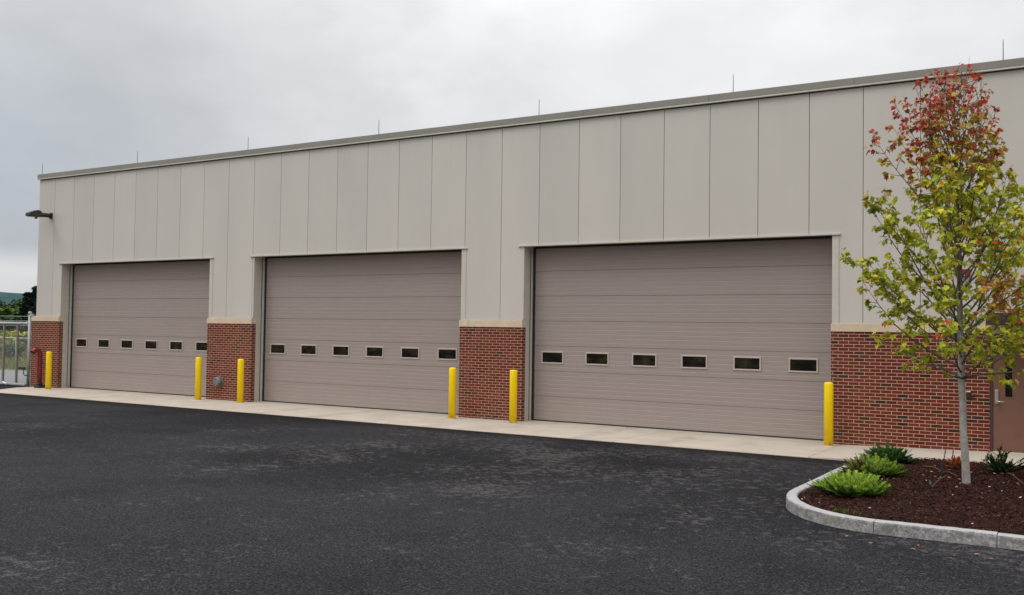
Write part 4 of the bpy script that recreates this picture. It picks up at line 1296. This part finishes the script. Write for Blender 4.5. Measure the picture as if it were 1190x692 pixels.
# ================================================================== SKY, LIGHT, CAMERA
SUN_EL, SUN_AZ = R(52), R(215)              # azimuth clockwise from +Y: behind the camera, slightly left
W_ = bpy.data.worlds.new('World'); S.world = W_; W_.use_nodes = True
nt = W_.node_tree; N = nt.nodes; Lk = nt.links.new
bg = N['Background']; tc = N.new('ShaderNodeTexCoord')
sky = N.new('ShaderNodeTexSky'); sky.sky_type = 'NISHITA'; sky.sun_disc = False
sky.sun_elevation = SUN_EL; sky.sun_rotation = SUN_AZ; sky.air_density = 1.0; sky.dust_density = 3.0
sep = N.new('ShaderNodeSeparateXYZ'); Lk(tc.outputs['Generated'], sep.inputs[0])
def wm(op, a, b=None):
    n_ = N.new('ShaderNodeMath'); n_.operation = op
    for i, v_ in enumerate((a, b)):
        if v_ is None: continue
        if isinstance(v_, (int, float)): n_.inputs[i].default_value = v_
        else: Lk(v_, n_.inputs[i])
    return n_.outputs[0]
def wr(v_, a, b, c, d):
    n_ = N.new('ShaderNodeMapRange'); n_.interpolation_type = 'SMOOTHSTEP'
    for i, x in enumerate((a, b, c, d)): n_.inputs[i+1].default_value = x
    Lk(v_, n_.inputs[0]); return n_.outputs[0]
def wn_(scale, det, sc, rough=0.5, loc=(0, 0, 0)):
    mp = N.new('ShaderNodeMapping'); mp.inputs['Scale'].default_value = sc; mp.inputs['Location'].default_value = loc
    Lk(tc.outputs['Generated'], mp.inputs['Vector'])
    n_ = N.new('ShaderNodeTexNoise'); n_.inputs['Scale'].default_value = scale; n_.inputs['Detail'].default_value = det; n_.inputs['Roughness'].default_value = rough
    Lk(mp.outputs[0], n_.inputs['Vector']); return n_.outputs['Fac']
el = sep.outputs[2]
lum = wr(el, 0.16, 0.95, 0.87, 2.12)                       # overcast: the zenith is the bright part
cl1 = wn_(2.3, 5, (1, 1, 2.0), 0.5, (1.3, 0.2, 0))
cl2 = wn_(6.5, 5, (1, 1, 1.8), 0.55, (4, 2, 1))
lum = wm('MULTIPLY', lum, wr(cl1, 0.32, 0.60, 0.87, 1.025))
lum = wm('MULTIPLY', lum, wr(cl2, 0.32, 0.66, 0.945, 1.025))
# a darker cloud bank low in the west (left of the building), brighter again at the skyline
west = wr(sep.outputs[0], -0.62, -0.86, 0.0, 1.0)
bank = wm('MULTIPLY', west, wm('MULTIPLY', wr(el, 0.40, 0.14, 0.0, 1.0), wr(el, 0.045, 0.075, 0.0, 1.0)))
lum = wm('MULTIPLY', lum, wm('SUBTRACT', 1.0, wm('MULTIPLY', bank, 0.30)))
lum = wm('MULTIPLY', lum, wr(wm('ADD', sep.outputs[0], wm('MULTIPLY', wm('SUBTRACT', cl2, 0.5), 0.5)), -0.80, -0.45, 0.90, 1.0))
mixc = N.new('ShaderNodeMix'); mixc.data_type = 'RGBA'
Lk(wr(cl1, 0.30, 0.62, 0.0, 1.0), mixc.inputs[0]); mixc.inputs[6].default_value = (0.965, 0.985, 1.01, 1); mixc.inputs[7].default_value = (0.99, 0.99, 1.0, 1)
mixb = N.new('ShaderNodeMix'); mixb.data_type = 'RGBA'; Lk(bank, mixb.inputs[0]); Lk(mixc.outputs[2], mixb.inputs[6]); mixb.inputs[7].default_value = (0.91, 0.975, 1.05, 1)
vm = N.new('ShaderNodeVectorMath'); vm.operation = 'SCALE'; Lk(mixb.outputs[2], vm.inputs[0]); Lk(wm('MULTIPLY', lum, 10.0), vm.inputs['Scale'])
mx = N.new('ShaderNodeMix'); mx.data_type = 'RGBA'; mx.inputs[0].default_value = 0.96
Lk(sky.outputs[0], mx.inputs[6]); Lk(vm.outputs[0], mx.inputs[7])
Lk(mx.outputs[2], bg.inputs['Color']); bg.inputs['Strength'].default_value = 0.10

sun = bpy.data.lights.new('sun', 'SUN'); sun.energy = 0.9; sun.angle = R(25); sun.color = (1.0, 0.96, 0.90)
so = bpy.data.objects.new('sun', sun); COL.objects.link(so)
sd = Vector((math.sin(SUN_AZ)*math.cos(SUN_EL), math.cos(SUN_AZ)*math.cos(SUN_EL), math.sin(SUN_EL)))
so.rotation_euler = sd.to_track_quat('Z', 'Y').to_euler()
so.location = (10, -25, 30)

cam = bpy.data.cameras.new('camera'); co = bpy.data.objects.new('camera', cam); COL.objects.link(co)
cam.sensor_width = 36; cam.lens = 1138.6*36/1190; cam.clip_start = 0.1; cam.clip_end = 9000
yaw, pitch, roll = -0.5538, 0.0320, 0.0140
fw = Vector((math.sin(yaw)*math.cos(pitch), math.cos(yaw)*math.cos(pitch), math.sin(pitch)))
rt = Vector((math.cos(yaw), -math.sin(yaw), 0)); up = rt.cross(fw)
r2 = rt*math.cos(roll) + up*math.sin(roll); u2 = -rt*math.sin(roll) + up*math.cos(roll)
mw = Matrix((r2, u2, -fw)).transposed().to_4x4(); mw.translation = CAM
co.matrix_world = mw
S.camera = co
S.view_settings.view_transform = 'Standard'; S.view_settings.look = 'None'; S.view_settings.exposure = 0; S.view_settings.gamma = 1
